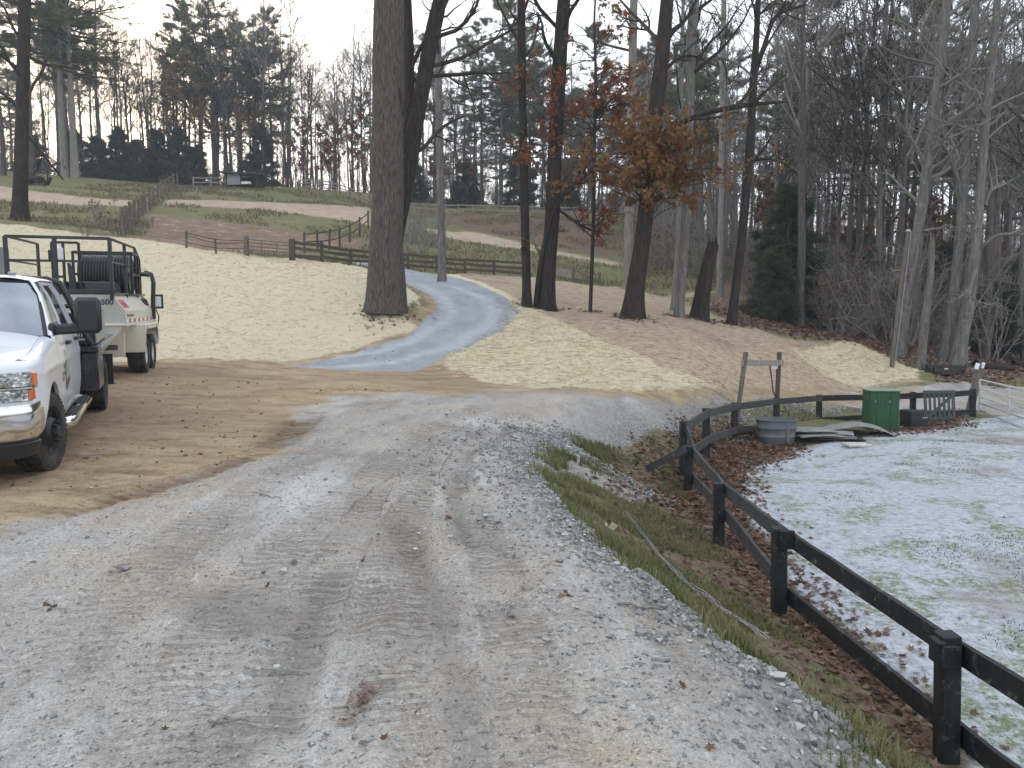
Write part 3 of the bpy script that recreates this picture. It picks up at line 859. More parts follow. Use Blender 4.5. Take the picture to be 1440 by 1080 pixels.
def pine_tree(name, seed, h, r, first=.38, spread=.20, n_br=66, tufts=9, needle=None, dead=.1, m=12, bk=None):
    """tall white pine: whorls of level branches with flat sprays of needles"""
    rng = np.random.default_rng(seed)
    root = empty(name, (0, 0, 0))
    z = np.linspace(0, h, 12)
    pts = np.stack([.006 * h * np.cumsum(rng.normal(0, .3, 12)), .006 * h * np.cumsum(rng.normal(0, .3, 12)), z], 1); pts[0, :2] = 0
    rad = r * (1 - .93 * (z / h))
    tb = MB(); q, rr = trunk_mesh(tb, pts, rad, 9, 20, .05, rng, .6)
    tb.build('trunk', bk or BARK_PINE, root, 180)
    t = np.sort(rng.uniform(first, .985, n_br)); t = np.round(t * 34) / 34 + rng.normal(0, .004, n_br)
    zz = t * h
    P = np.stack([np.interp(zz, q[:, 2], q[:, a]) for a in range(3)], 1)
    az = rng.uniform(0, 2 * np.pi, n_br)
    k = np.clip((1 - t) / (1 - first), 0, 1)
    L = h * spread * (np.sin(np.clip(k * 1.05 + .10, 0, 1) * np.pi * .62)) * rng.uniform(.45, 1.12, n_br)
    D = np.stack([np.cos(az), np.sin(az), .03 + .45 * (1 - k) - .12 * k], 1)
    a1, b1 = grow(P, D, L, .014 + .016 * L, 5, .07, .045, rng, .25)
    a2, b2 = grow(*kids(a1, b1, 6, .25, .98, (30, 62), (.25, .5), rng, .6, .85), 3, .1, .03, rng, .4)
    cb = MB(); add_branches(cb, [(a1, np.maximum(b1, .014)), (a2, np.maximum(b2, .009))], (4, 3))
    nd = max(2, int(dead * 24))
    zz = rng.uniform(.12, first + .05, nd) * h; az = rng.uniform(0, 6.28, nd)
    P = np.stack([np.interp(zz, q[:, 2], q[:, a]) for a in range(3)], 1)
    a4, b4 = grow(P, np.stack([np.cos(az), np.sin(az), -.12 + 0 * az], 1), rng.uniform(.6, 2.4, nd), np.full(nd, .02), 4, .12, -.02, rng, .3)
    V, F = tube_batch(a4, b4, 3); cb.add(V, F)
    cb.build('crown', TWIG_DARK, root, 180)
    C1, D1 = along(a2, tufts, .15, 1.02, rng); C2, D2 = along(a1, 5, .55, 1.0, rng)
    C, Dd = np.concatenate([C1, C2]), np.concatenate([D1, D2])
    lb = MB(); needle_tufts(lb, C, Dd, .36 * h / 24 + .05, rng, m, .026, .5, .08)
    lb.build('needles', needle or NEEDLE, root, 0)
    return root

def evergreen(name, seed, h, w, n_br=90, tuft=9, m=10, mat_=None, bottom=.02):
    """dense conical hemlock, boughs down to the ground"""
    rng = np.random.default_rng(seed)
    root = empty(name, (0, 0, 0))
    tb = MB(); z = np.linspace(0, h * .97, 8)
    q, _ = trunk_mesh(tb, np.stack([.02 * h * np.sin(z), 0 * z, z], 1), .02 * h * (1.05 - z / h) + .01, 7, 10, .05, rng, .4)
    tb.build('trunk', BARK_PINE, root, 180)
    t = rng.uniform(bottom, .97, n_br); az = rng.uniform(0, 6.283, n_br)
    P = np.stack([.02 * h * np.sin(t * h), 0 * t, t * h], 1)
    L = w * (1 - t) ** .75 * rng.uniform(.55, 1.15, n_br) + .15
    a1, b1 = grow(P, np.stack([np.cos(az), np.sin(az), .18 + 0 * az], 1), L, .012 + .01 * L, 5, .08, -.05, rng, .25)
    a2, b2 = grow(*kids(a1, b1, 5, .15, .98, (30, 65), (.25, .5), rng, .6, .8), 3, .1, -.04, rng, .4)
    cb = MB(); add_branches(cb, [(a1, b1), (a2, np.maximum(b2, .006))], (4, 3)); cb.build('crown', TWIG_DARK, root, 180)
    C1, D1 = along(a2, tuft, .05, 1.02, rng); C2, D2 = along(a1, 8, .3, 1.0, rng)
    lb = MB(); needle_tufts(lb, np.concatenate([C1, C2]), np.concatenate([D1, D2]), .30 + .012 * h, rng, m, .05, .6, -.1)
    lb.build('needles', mat_ or NEEDLE_BLUE, root, 0)
    return root

def thicket(name, seed, h, w, tm, leaf=None, leaf_n=0, stems=16):
    """bare understorey bush"""
    rng = np.random.default_rng(seed); root = empty(name, (0, 0, 0))
    az = rng.uniform(0, 6.283, stems)
    P = np.stack([np.cos(az) * .15 * w, np.sin(az) * .15 * w, 0 * az - .05], 1)
    D = np.stack([np.cos(az) * .45, np.sin(az) * .45, 1 + 0 * az], 1) + rng.normal(0, .2, (stems, 3))
    a1, b1 = grow(P, D, h * rng.uniform(.6, 1.1, stems), np.full(stems, .012 + .004 * h), 6, .13, -.01, rng, .3)
    a2, b2 = grow(*kids(a1, b1, 6, .2, .98, (20, 60), (.3, .6), rng), 4, .2, .0, rng, .35)
    a3, b3 = grow(*kids(a2, np.maximum(b2, .008), 4, .2, 1, (25, 65), (.3, .7), rng, .7), 3, .22, 0, rng, .5)
    cb = MB(); add_branches(cb, [(a1, b1), (a2, np.maximum(b2, .007)), (a3, np.maximum(b3, .005))], (5, 3, 3)); cb.build('stems', tm, root, 180)
    if leaf:
        C, _ = along(a3, max(1, leaf_n // len(a3) + 1), .1, 1, rng); C = C[rng.permutation(len(C))[:leaf_n]]
        lb = MB(); leaf_cards(lb, C, .17, rng); lb.build('leaves', leaf, root, 0)
    return root

def key_tree(name, label, Y, path, bm_, tm, limbs=(), top=9.0, twig_limbs=14, twig_t=.45, leaf=None, leaf_n=0, leaf_size=.15, seed=1, k=18, rough=.06, flare=.8, leaf_at=None, cat='tree', broken=False, twig_dens=4, dy=0.0, sprays=()):
    """a tree traced stem by stem: path = [(px, py, width in px)...] at depth Y; continues upward out of frame"""
    rng = np.random.default_rng(seed)
    base = gp(path[0][0], path[0][1]) if False else np.array([*pt(path[0][0], path[0][1], Y)[:2], 0]); base[2] = H(base[0], base[1])[0]
    root = empty(name, base); tag(root, label, cat)
    def world(pth, depth=0.0):
        P = np.array([pt(a, b, Y) for a, b, c in pth]); r = np.array([px_size(c, Y) / 2 for a, b, c in pth])
        P[:, 1] += depth * np.linspace(0, 1, len(P))
        return P, r
    P, r = world(path, dy); P[0, 2] = base[2] - .15
    if not broken and top > 0:
        d = unit(P[-1] - P[-2]); P = np.concatenate([P, [P[-1] + d * top * .5 + np.array([.2, .3, 0]), P[-1] + d * top + np.array([.6, -.2, .4])]]); r = np.concatenate([r, [r[-1] * .62, .02]])
    P = P - base
    tb = MB(); q, rr = trunk_mesh(tb, P, r, k, max(26, int(np.linalg.norm(P[-1] - P[0]) / .35)), rough, rng, flare)
    L1, L1r = [], []
    for lb in limbs:
        dep = lb[0]; lp, lr = world(lb[1], dep); lp = lp - base
        qq, rq = trunk_mesh(tb, lp, lr, 8, 14, .08, rng, 0)
        L1.append(qq); L1r.append(rq)
    if broken:
        top_r = rr[-1]
        for a in np.linspace(0, 6.28, 7)[:-1]:
            c = q[-1] + np.array([math.cos(a), math.sin(a), 0]) * top_r * .6
            tb.tube([c - [0, 0, .25], c + [0, 0, rng.uniform(.05, .35)]], [top_r * .4, .01], 5)
    tb.build('trunk', bm_, root, 180)
    if twig_limbs:
        a1, b1 = grow(*[v for v in kids(q[None], rr[None], twig_limbs, twig_t, .98, (35, 75), (.08, .2), rng, .4)], 6, .15, .06, rng, .25)
        for qq, rq in zip(L1, L1r):
            p_, r_ = grow(*kids(qq[None], rq[None], 5, .35, 1.0, (20, 60), (.3, .7), rng, .7), 6, .16, .04, rng, .25)
            a1, b1 = np.concatenate([a1, p_]), np.concatenate([b1, r_])
        b1 = np.clip(b1, .012, .07)
        a2, b2 = grow(*kids(a1, b1, twig_dens, .2, .98, (25, 60), (.3, .6), rng), 4, .18, .03, rng, .3)
        a3, b3 = grow(*kids(a2, np.maximum(b2, .010), twig_dens, .15, 1, (20, 60), (.35, .7), rng, .7), 3, .2, .02, rng, .4)
        cb = MB(); add_branches(cb, [(a1, b1), (a2, np.maximum(b2, .009)), (a3, np.maximum(b3, .006))], (5, 4, 3))
        cb.build('crown', tm, root, 180)
    if leaf:
        Cs, tw = [], MB()
        for (px, py, rx, ry, n, dd) in leaf_at:                      # leafy boughs: centre, reach (px), leaf count, depth offset
            c = pt(px, py, Y + dd) - base
            s = np.array([px_size(rx, Y), px_size((rx + ry) / 2, Y) * .8, px_size(ry, Y)]) * np.array([1.75, 1.5, 1.45])
            st = q[np.argmin(np.abs(q[:, 2] - c[2] + .6))]
            nb = max(4, n // 45)
            tips = c + rng.normal(0, .55, (nb, 3)) * s
            pp = np.array([[st * (1 - t) + tp * t + np.array([0, 0, .12 * math.sin(3 * t)]) for t in np.linspace(0, 1, 8)] for tp in tips])
            pp[:, 1:-1] += rng.normal(0, .05, pp[:, 1:-1].shape)
            V, F = tube_batch(pp, np.linspace(.022, .006, 8)[None].repeat(nb, 0), 4); tw.add(V, F)
            a2, b2 = grow(*kids(pp, np.full(pp.shape[:2], .01), 5, .45, 1, (25, 70), (.18, .36), rng), 4, .2, 0, rng, .4)
            V, F = tube_batch(a2, np.maximum(b2, .004), 3); tw.add(V, F)
            C, _ = along(a2, max(1, int(n / len(a2)) + 1), .15, 1.05, rng)
            C = C[rng.permutation(len(C))[:n]] + rng.normal(0, .05, (min(n, len(C)), 3)); Cs.append(C)
        tw.build('canopy', TWIG_DARK, root, 180)
        lb = MB(); leaf_cards(lb, np.concatenate(Cs), leaf_size, rng); lb.build('leaves', leaf, root, 0)
    return root

# --- the trees that stand out one by one
key_tree('big_tree', 'massive grey trunk with deeply furrowed bark beside the curving blue gravel drive', 24.2,
         [(541, 428, 50), (542, 380, 47), (544, 300, 43), (545, 200, 42), (546, 100, 42), (547, 0, 40), (548, -120, 38)], BARK_BIG, TWIG_DARK, top=14, twig_limbs=10, twig_t=.62, seed=3, k=40, rough=.13, flare=.40)
key_tree('forked_tree', 'dark vine-covered tree whose fork shows right behind the massive furrowed trunk', 25.6,
         [(550, 400, 26), (553, 340, 24), (563, 290, 24), (574, 230, 24), (585, 170, 22), (597, 110, 21), (607, 50, 20), (618, 5, 19), (630, -70, 17)], BARK_OAK, TWIG_DARK,
         limbs=[(.4, [(568, 280, 16), (573, 210, 15), (575, 130, 14), (573, 50, 14), (569, -40, 12), (566, -120, 8)])], top=9, twig_limbs=16, twig_t=.25, seed=5, k=20, rough=.12, flare=.3)
key_tree('lichen_tree', 'slender trunk mottled with pale lichen standing at the far bend of the gravel drive', 34,
         [(622, 389, 11), (621, 330, 11), (619, 250, 10.5), (617, 150, 10), (616, 60, 9.5), (615, -20, 9)], BARK_GREY, TWIG_DARK, limbs=[(.5, [(617, 90, 5), (635, 66, 3.5), (665, 55, 2.5), (705, 45, 1.5)])], top=8, twig_limbs=10, seed=8, k=14)
key_tree('oak_tree', 'narrow dark oak with small rusty leaf tufts, leftmost above the right straw bank', 28,
         [(741, 431, 13), (740, 380, 12), (738, 300, 12), (736, 200, 11.5), (734, 100, 11), (733, 0, 11), (732, -80, 10)], BARK_OAK, TWIG_DARK, top=8, twig_limbs=9, seed=11, k=14,
         leaf=LEAF_OAK, leaf_n=1, leaf_at=[(742, 348, 14, 12, 60, 0), (735, 190, 22, 20, 110, -.3), (733, 70, 14, 20, 60, 0)])
key_tree('oak_tree', 'stout black oak with a thin stem leaning against it and red leaves', 28,
         [(769, 436, 21), (771, 380, 20.5), (777, 300, 20), (781, 200, 20), (786, 100, 20), (793, 0, 18), (800, -80, 16)], BARK_OAK, TWIG_DARK,
         limbs=[(-.3, [(753, 432, 7), (757, 390, 6.5), (764, 345, 6), (774, 310, 5.5)]), (-1.0, [(783, 285, 9), (808, 262, 7), (835, 238, 5), (855, 225, 3)]), (-.5, [(786, 295, 4), (815, 318, 3.5), (840, 330, 3)])], top=8, twig_limbs=12, seed=12, k=18,
         leaf=LEAF_RED, leaf_n=1, leaf_at=[(776, 150, 45, 42, 330, -.6), (825, 140, 36, 30, 260, -.8), (775, 200, 32, 26, 200, -.6), (790, 250, 24, 16, 70, -.6)])
key_tree('sapling', 'thin sapling hung with orange and red leaves between the two darkest oaks', 27,
         [(830, 438, 5.5), (832, 380, 5.2), (835, 300, 5), (836, 200, 4.5), (838, 100, 4), (835, 20, 3)], BARK_OAK, TWIG_DARK, top=2.5, twig_limbs=14, twig_t=.25, seed=13, k=8, flare=.3,
         leaf=LEAF_RED, leaf_n=1, leaf_at=[(845, 135, 42, 24, 420, 0), (858, 160, 38, 26, 380, .3), (840, 300, 32, 22, 230, 0), (870, 290, 26, 24, 120, 0), (868, 130, 30, 16, 220, -.3), (805, 60, 40, 40, 130, 0), (868, 45, 34, 26, 150, .3), (880, 105, 26, 22, 170, .3)])
key_tree('oak_tree', 'thick leaning oak with a heavy right-hand bough and a mass of bronze leaves', 25,
         [(890, 447, 26), (894, 400, 24), (902, 350, 22), (909, 290, 22), (914, 230, 22), (922, 160, 21), (929, 100, 20), (934, 50, 19), (938, 0, 18), (945, -80, 16)], BARK_OAK, TWIG_DARK,
         limbs=[(-1.6, [(918, 200, 9), (945, 180, 7.5), (985, 165, 7), (1030, 160, 6.5), (1065, 159, 4.5), (1082, 163, 2)]), (.4, [(934, 60, 10), (948, 40, 8), (966, 26, 5), (985, -10, 3)]), (-.5, [(930, 105, 7), (944, 90, 5), (955, 82, 4), (975, 84, 3), (1000, 100, 2)])],
         top=8, twig_limbs=9, seed=14, k=20, leaf=LEAF_OAK, leaf_n=1, leaf_size=.16,
         leaf_at=[(900, 195, 50, 26, 1100, -.8), (945, 205, 44, 32, 1200, -1.0), (875, 225, 40, 28, 750, -.6), (930, 245, 50, 30, 1100, -1.1), (965, 225, 30, 32, 750, -.8), (885, 262, 30, 22, 320, -.6), (950, 280, 30, 18, 300, -.8), (855, 190, 30, 20, 300, -.4)])
key_tree('oak_tree', 'pale straight grey trunk, sunlit gold leaves near its top, behind the bronze-leaved oak', 38,
         [(884, 408, 14), (884, 340, 13), (886, 250, 12), (888, 150, 11.5), (890, 60, 11), (892, -20, 10)], BARK_PALE, TWIG_DARK, top=9, twig_limbs=10, seed=15, k=14,
         leaf=LEAF_GOLD, leaf_n=1, leaf_at=[(890, 30, 12, 22, 120, -.5), (886, 100, 14, 18, 140, -.5), (864, 15, 34, 18, 170, -.3), (868, 95, 26, 16, 120, 0)])
key_tree('oak_tree', 'two-toned trunk, dark with a pale streak, just right of the thick leaning oak', 26.5,
         [(954, 448, 13), (957, 410, 13), (963, 330, 13), (967, 250, 13), (969, 150, 13), (972, 60, 14), (977, -10, 13), (983, -80, 12)], BARK_GREY, TWIG_DARK,
         limbs=[(-.5, [(971, 108, 6), (985, 92, 5), (1010, 82, 4), (1042, 100, 3), (1060, 125, 2)])], top=7, twig_limbs=12, seed=16, k=14)
key_tree('slim_tree', 'thin grey trunk close behind the two-toned trunk', 29,
         [(946, 436, 8), (952, 380, 8), (956, 300, 7.5), (958, 200, 7), (958, 100, 6)], BARK_PALE, TWIG_DARK, top=9, twig_limbs=9, seed=17, k=10)
key_tree('snag', 'broken-topped dark leaning snag, tallest stump on the bank', 27,
         [(983, 446, 22), (988, 410, 20), (996, 370, 19), (1003, 343, 16)], BARK_OAK, TWIG_DARK, top=0, twig_limbs=7, twig_t=.3, seed=18, k=18, broken=True, rough=.14)
key_tree('leaning_tree', 'slender forked tree leaning right with curved boughs, last trunk on the strawed bank', 27,
         [(1028, 457, 13), (1035, 400, 12), (1043, 340, 12), (1049, 270, 12), (1055, 200, 11.5), (1059, 120, 11), (1064, 50, 8), (1067, -20, 7)], BARK_OAK, TWIG_DARK,
         limbs=[(.4, [(1059, 112, 7), (1072, 75, 6), (1084, 40, 5.5), (1092, 15, 5), (1115, 8, 4), (1140, 0, 3)]), (-.4, [(1058, 225, 5), (1080, 224, 4), (1100, 232, 3), (1115, 246, 2)])], top=7, twig_limbs=16, twig_t=.3, seed=19, k=14)
key_tree('slim_tree', 'thin grey trunk behind the broken snag', 36,
         [(1012, 424, 9), (1013, 350, 8.5), (1015, 250, 8), (1016, 120, 7.5), (1018, 0, 7)], BARK_PALE, TWIG, top=8, twig_limbs=12, seed=20, k=10)
# group at the right edge of the wood
RIGHT = [('tall grey trunk leaning right directly behind the slanting pole', 28, [(1263, 494, 17), (1275, 420, 16), (1290, 330, 14.5), (1303, 250, 14), (1316, 140, 13), (1328, 40, 12), (1336, -40, 11)], False, BARK_GREY),
         ('short grey trunk snapped off at mid height, beside the slanting pole', 27, [(1294, 503, 13), (1302, 440, 11), (1309, 385, 9), (1311, 340, 6)], True, BARK_GREY),
         ('straight grey trunk left of the knobbly one above the dark cart', 27.5, [(1327, 508, 14), (1340, 430, 13), (1350, 330, 12.5), (1358, 220, 12), (1366, 100, 11), (1373, -20, 10)], False, BARK_GREY),
         ('knobbly grey trunk with a swollen collar right above the dark cart', 27, [(1346, 513, 18), (1354, 460, 17), (1358, 450, 18), (1366, 400, 14), (1376, 300, 12), (1385, 180, 11), (1398, 60, 10), (1405, -30, 9)], False, BARK_GREY),
         ('thin pale trunk at the left end of the right-hand wood edge', 33, [(1234, 482, 9), (1236, 400, 8), (1236, 300, 8), (1240, 180, 7.5), (1244, 60, 7)], False, BARK_GREY)]
for i, (lb, Y, pth, brk, bk) in enumerate(RIGHT):
    lim = []
    if i == 1: lim = [(-.5, [(1311, 360, 5), (1313, 345, 4), (1306, 420, 3)])][:0]
    if i == 3: lim = [(-2.0, [(1372, 375, 6), (1350, 400, 4), (1330, 420, 3.2), (1325, 423, 2.5)]), (-1.5, [(1376, 350, 6), (1392, 330, 5), (1420, 335, 4), (1450, 350, 3)]), (1, [(1385, 290, 6), (1400, 265, 5), (1430, 250, 4), (1460, 262, 3)])]
    if i == 0: lim = [(-1, [(1292, 325, 5), (1320, 322, 3.5), (1312, 338, 3)]), (-1.0, [(1282, 388, 4), (1255, 386, 3), (1240, 392, 2)]), (.5, [(1300, 260, 5), (1340, 250, 4), (1365, 300, 2.5), (1385, 320, 2)])]
    key_tree('grey_tree', lb, Y, pth, bk, TWIG_GREY if i else TWIG, limbs=lim, top=7, twig_limbs=0 if brk else 22, twig_t=.28, seed=40 + i, k=14, broken=brk, twig_dens=4)
key_tree('dark_tree', 'dark-barked tree at the left edge of the photo above the straw bank', 36,
         [(27, 313, 19), (29, 250, 17.5), (31, 170, 16.5), (33, 80, 15.5), (35, 0, 15), (37, -60, 14)], BARK_OAK, TWIG_DARK,
         limbs=[(-.5, [(34, 75, 5), (60, 92, 4), (100, 98, 3), (140, 108, 2)]), (-1, [(30, 100, 5), (5, 78, 4), (-30, 60, 3)]), (.5, [(31, 180, 4), (55, 215, 3), (80, 250, 2)])], top=8, twig_limbs=20, twig_t=.3, seed=60, k=16)
for i, (px, py, lb) in enumerate(((92, 253, 'left one of two pale twin pines standing in the upper pasture'), (106, 256, 'right one of two pale twin pines standing in the upper pasture'))):
    P = pt(px, py, 72); o = pine_tree('pasture_pine', 70 + i, 27, .34, .36, .24, 72, bk=BARK_PALE); o.location = (P[0], P[1], H(P[0], P[1])[0] - .1); tag(o, lb, 'pine tree')

# --- the wood itself: a few kinds, each copied
BARE = [bare_tree('bare_tree', 101, 21, .17, BARK_WOOD, TWIG, .42, 15), bare_tree('bare_tree', 102, 19, .14, BARK_GREY, TWIG, .38, 14, fork=True),
        bare_tree('bare_tree', 103, 23, .21, BARK_WOOD, TWIG, .45, 17, (25, 55)), bare_tree('bare_tree', 104, 17, .11, BARK_GREY, TWIG, .35, 13, (20, 50)),
        bare_tree('bare_tree', 105, 20, .16, BARK_WOOD, TWIG_DARK, .3, 18, fork=True, lean=.03), bare_tree('bare_tree', 106, 15, .10, BARK_WOOD, TWIG, .25, 14, (20, 48))]
PINE = [pine_tree('pine_tree', 201, 25, .24), pine_tree('pine_tree', 202, 22, .2, .45, .17, 52), pine_tree('pine_tree', 203, 27, .27, .5, .18, 56, dead=.8), pine_tree('pine_tree', 204, 20, .18, .3, .2, 58)]
EVER = [evergreen('hemlock', 301, 6, 2.6), evergreen('hemlock', 302, 4.5, 2.3, 70), evergreen('hemlock', 303, 8, 2.8, 100)]
COLR = [bare_tree('autumn_tree', 401, 9, .08, BARK_OAK, TWIG, .2, 14, leaf=LEAF_RED, leaf_n=1500), bare_tree('autumn_tree', 402, 12, .1, BARK_OAK, TWIG, .3, 14, leaf=LEAF_GOLD, leaf_n=1300),
        bare_tree('autumn_tree', 403, 8, .07, BARK_OAK, TWIG, .2, 14, leaf=LEAF_RUST, leaf_n=1600)]
BUSH = [thicket('understorey_bush', 501, 2.6, 2.4, TWIG), thicket('understorey_bush', 502, 2.2, 2.6, TWIG, LEAF_RUST, 260), thicket('understorey_bush', 503, 3.4, 2.6, TWIG)]
_first = {}
def plant(protos, i, x, y, rz, sc, label, cat, group):
    p = protos[i % len(protos)]
    loc = (x, y, H(x, y)[0] - .1)
    if id(p) not in _first:
        _first[id(p)] = 1; o = p
        o.location = loc; o.rotation_euler = (0, 0, rz); o.scale = (sc,) * 3; o['label'] = label
    else: o = copy_thing(p, loc, rz, sc, label)
    o['category'] = cat; o['group'] = group
    return o
rf = np.random.default_rng(77)
_taken = []
def scatter(n, protos, pxr, yr, label, cat, group, sc=(.8, 1.15), sep=1.6, ok=None, gap=None):
    c = t = 0
    while c < n and t < n * 40:
        t += 1
        px, Y = rf.uniform(*pxr), yr[0] + (yr[1] - yr[0]) * rf.random() ** 1.3
        x = (px - 720) / FPX * Y
        if ok and not ok(px, Y, x): continue
        if gap and any(a < px < b for a, b in gap): continue
        if any((x - a) ** 2 + (Y - b) ** 2 < sep ** 2 for a, b in _taken[-400:]): continue
        _taken.append((x, Y)); plant(protos, rf.integers(0, 99), x, Y, rf.uniform(0, 6.28), rf.uniform(*sc), label, cat, group); c += 1

farline = lambda px, Y, x: Y > np.interp(px, [-100, 0, 250, 560, 700, 860, 920], [72, 80, 85, 84, 79, 79, 76])
LB = 'tall bare tree in the wood beyond the upper pastures'
scatter(135, BARE, (-120, 580), (84, 112), LB, 'tree', 'bare trees of the far wood', (.75, 1.1), 1.1, farline)
scatter(15, PINE, (-60, 580), (86, 112), 'tall pine in the wood beyond the upper pastures, left of the massive trunk', 'pine tree', 'pines of the far wood', (.62, .95), 1.5, farline, gap=[(150, 255), (400, 470)])
for px, Y, i, s in ((310, 86, 0, .98), (390, 88, 3, .98), (262, 90, 1, .86), (60, 62, 2, .95), (120, 74, 0, .9), (20, 66, 1, .95)):
    plant(PINE, i, (px - 720) / FPX * Y, Y, px * .1, s, 'tall pine in the wood beyond the upper pastures, left of the massive trunk', 'pine tree', 'pines of the far wood')
scatter(34, PINE, (560, 960), (79, 112), 'tall pine of the dense stand behind the middle pasture', 'pine tree', 'pines behind the middle pasture', (.62, .85), 1.3, farline)
scatter(56, BARE, (560, 1000), (78, 112), 'thin bare tree among the pines behind the middle pasture', 'tree', 'bare trees behind the middle pasture', (.6, .95), 1.0, farline)
LR = 'bare grey tree in the dense wood on the right'
inwood = lambda px, Y, x: px > np.interp(Y, [30, 36, 45, 60, 80], [1130, 1090, 1000, 960, 900])
scatter(26, BARE, (1060, 1560), (31, 44), LR, 'tree', 'bare trees of the right wood', (.65, 1.0), 1.3, inwood)
scatter(46, BARE, (960, 1560), (44, 82), LR, 'tree', 'bare trees of the right wood', (.7, 1.05), 1.2, inwood)
scatter(15, PINE, (1120, 1560), (42, 84), 'tall pine in the dense wood on the right', 'pine tree', 'pines of the right wood', (.75, 1.05), 2.0, inwood)
scatter(7, PINE, (950, 1150), (56, 84), 'shorter pine beyond the leaning trunks on the bank', 'pine tree', 'pines beyond the bank', (.6, .8), 2.0, inwood)
# dark evergreens and coloured understorey
for px, Y, i, s in ((180, 84, 0, .95), (205, 83, 1, 1.0), (232, 84, 2, .75), (262, 84, 0, 1.0), (285, 85, 1, .95), (150, 83, 1, 1.0), (120, 86, 0, .9), (60, 84, 1, 1.0), (645, 78, 1, .62), (585, 80, 0, .8), (660, 82, 0, .75), (730, 84, 2, .8), (375, 86, 2, .9), (790, 84, 0, .9)):
    plant(EVER, i, (px - 720) / FPX * Y, Y, px, s, 'dark green hemlock at the foot of the far wood', 'evergreen', 'hemlocks along the far wood')
for px, Y, i, s, lb in ((1105, 35, 2, .78, 'broad dark blue-green hemlock at the edge of the right wood'), (1085, 32, 1, .62, 'low bushy hemlock in front of the broad dark one'), (1400, 33, 1, .7, 'low dark hemlock behind the knobbly grey trunk'), (1330, 38, 0, .8, 'dark hemlock deep between the right-hand grey trunks'), (1200, 44, 0, .8, 'dark hemlock behind the slanting pole'), (1450, 36, 0, .9, 'dark hemlock at the right margin of the wood')):
    x = (px - 720) / FPX * Y
    e = plant(EVER, i, x, Y, px, s, lb, 'evergreen', None) if False else copy_thing(EVER[i], (x, Y, H(x, Y)[0] - .1), px, s, lb)
    if 'group' in e: del e['group']
scatter(6, COLR[:1], (400, 520), (83, 88), 'small tree with dark red leaves at the foot of the far wood', 'tree', 'red trees of the far wood', (.6, .9), 1.2)
scatter(6, COLR[1:2], (250, 470), (84, 92), 'small tree with golden leaves at the far wood edge', 'tree', 'golden trees of the far wood', (.6, 1.1), 1.5)
scatter(12, COLR[2:], (560, 900), (78, 88), 'small rust-leaved tree behind the middle pasture', 'tree', 'rusty trees behind the middle pasture', (.5, .8), 1.2)
scatter(9, COLR[2:], (1050, 1400), (38, 60), 'small rust-leaved tree inside the right wood', 'tree', 'rusty trees of the right wood', (.6, .9), 1.5)
scatter(46, BUSH, (-80, 920), (81, 96), 'leafless bush along the foot of the far wood', 'bush', 'bushes along the far wood', (1.0, 1.7), .9, farline)
scatter(46, BUSH, (1060, 1560), (30, 50), 'leafless bush inside the edge of the right wood', 'bush', 'bushes of the right wood', (.9, 1.6), 1.0, inwood)
scatter(20, BUSH, (900, 1100), (44, 70), 'leafless bush in the hollow beyond the oaks', 'bush', 'bushes beyond the oaks', (.9, 1.6), 1.0)
# ------------------------------------------------------------------ fences and yard things
M_BLACKWOOD = wood('black_stained_wood', (.026, .027, .029), (.010, .0105, .012), .55, 'z', chip=(.14, .14, .13))
M_RAILWOOD = wood('weathered_black_rail', (.075, .075, .073), (.022, .023, .025), .7, 'x', chip=(.12, .12, .115))
M_OLDWOOD = wood('old_grey_wood', (.20, .175, .145), (.085, .072, .06), .9)
M_DARKRAIL = wood('old_brown_rail', (.125, .11, .09), (.05, .044, .036), .9)
M_PALERAIL = wood('bleached_rail', (.36, .33, .285), (.17, .15, .125), .9)
M_GREEN = wood('green_paint', (.030, .105, .046), (.017, .062, .028), .55, 'z', chip=(.075, .13, .07))
M_GREENTOP = simple('green_paint_faded', (.25, .34, .235), (.17, .26, .165), .7, scale=7)
M_GREYBOARD = wood('grey_green_boards', (.085, .105, .10), (.042, .055, .053), .8)
M_TANK = simple('grey_plastic', (.125, .135, .145), (.085, .092, .10), .5, scale=4, bump=.003, grime=((.20, .19, .165), .5))
M_WATER = NT('tank_water').set(col=(.012, .015, .016), rough=.03, spec=.6)
M_RUBBER = simple('worn_rubber_mat', (.27, .275, .27), (.16, .163, .165), .85, scale=5, bump=.004, grime=((.27, .25, .215), .5))
M_RUBBERD = simple('black_rubber', (.022, .022, .023), (.014, .014, .015), .75, scale=12, bump=.003)
M_WHITEM = simple('white_tube_metal', (.58, .58, .57), (.42, .42, .42), .4, scale=9, grime=((.35, .31, .26), .35))
M_PAPER = simple('paper_white', (.78, .80, .82), (.70, .72, .74), .7)
M_STEEL = simple('galvanised', (.42, .44, .46), (.30, .32, .34), .4, .7, scale=12)
M_BLKPLASTIC = simple('black_plastic', (.018, .020, .024), (.012, .013, .016), .45, scale=8)
M_STONE = simple('pale_slab', (.55, .53, .49), (.43, .41, .38), .8, scale=6, bump=.003)
M_CART = simple('dark_cart', (.055, .052, .044), (.028, .027, .024), .7, scale=7, bump=.003)

def post_part(root, base, top, w, m, d=None, tilt=None, name='post', cap=0):
    mb = MB()
    base, top = np.array(base) - root.location, np.array(top) - root.location
    mb.bar(base - [0, 0, .25], top, w, d or w, .006, up=(0, 1, 0))
    return mb.build(name, m, root, 30)

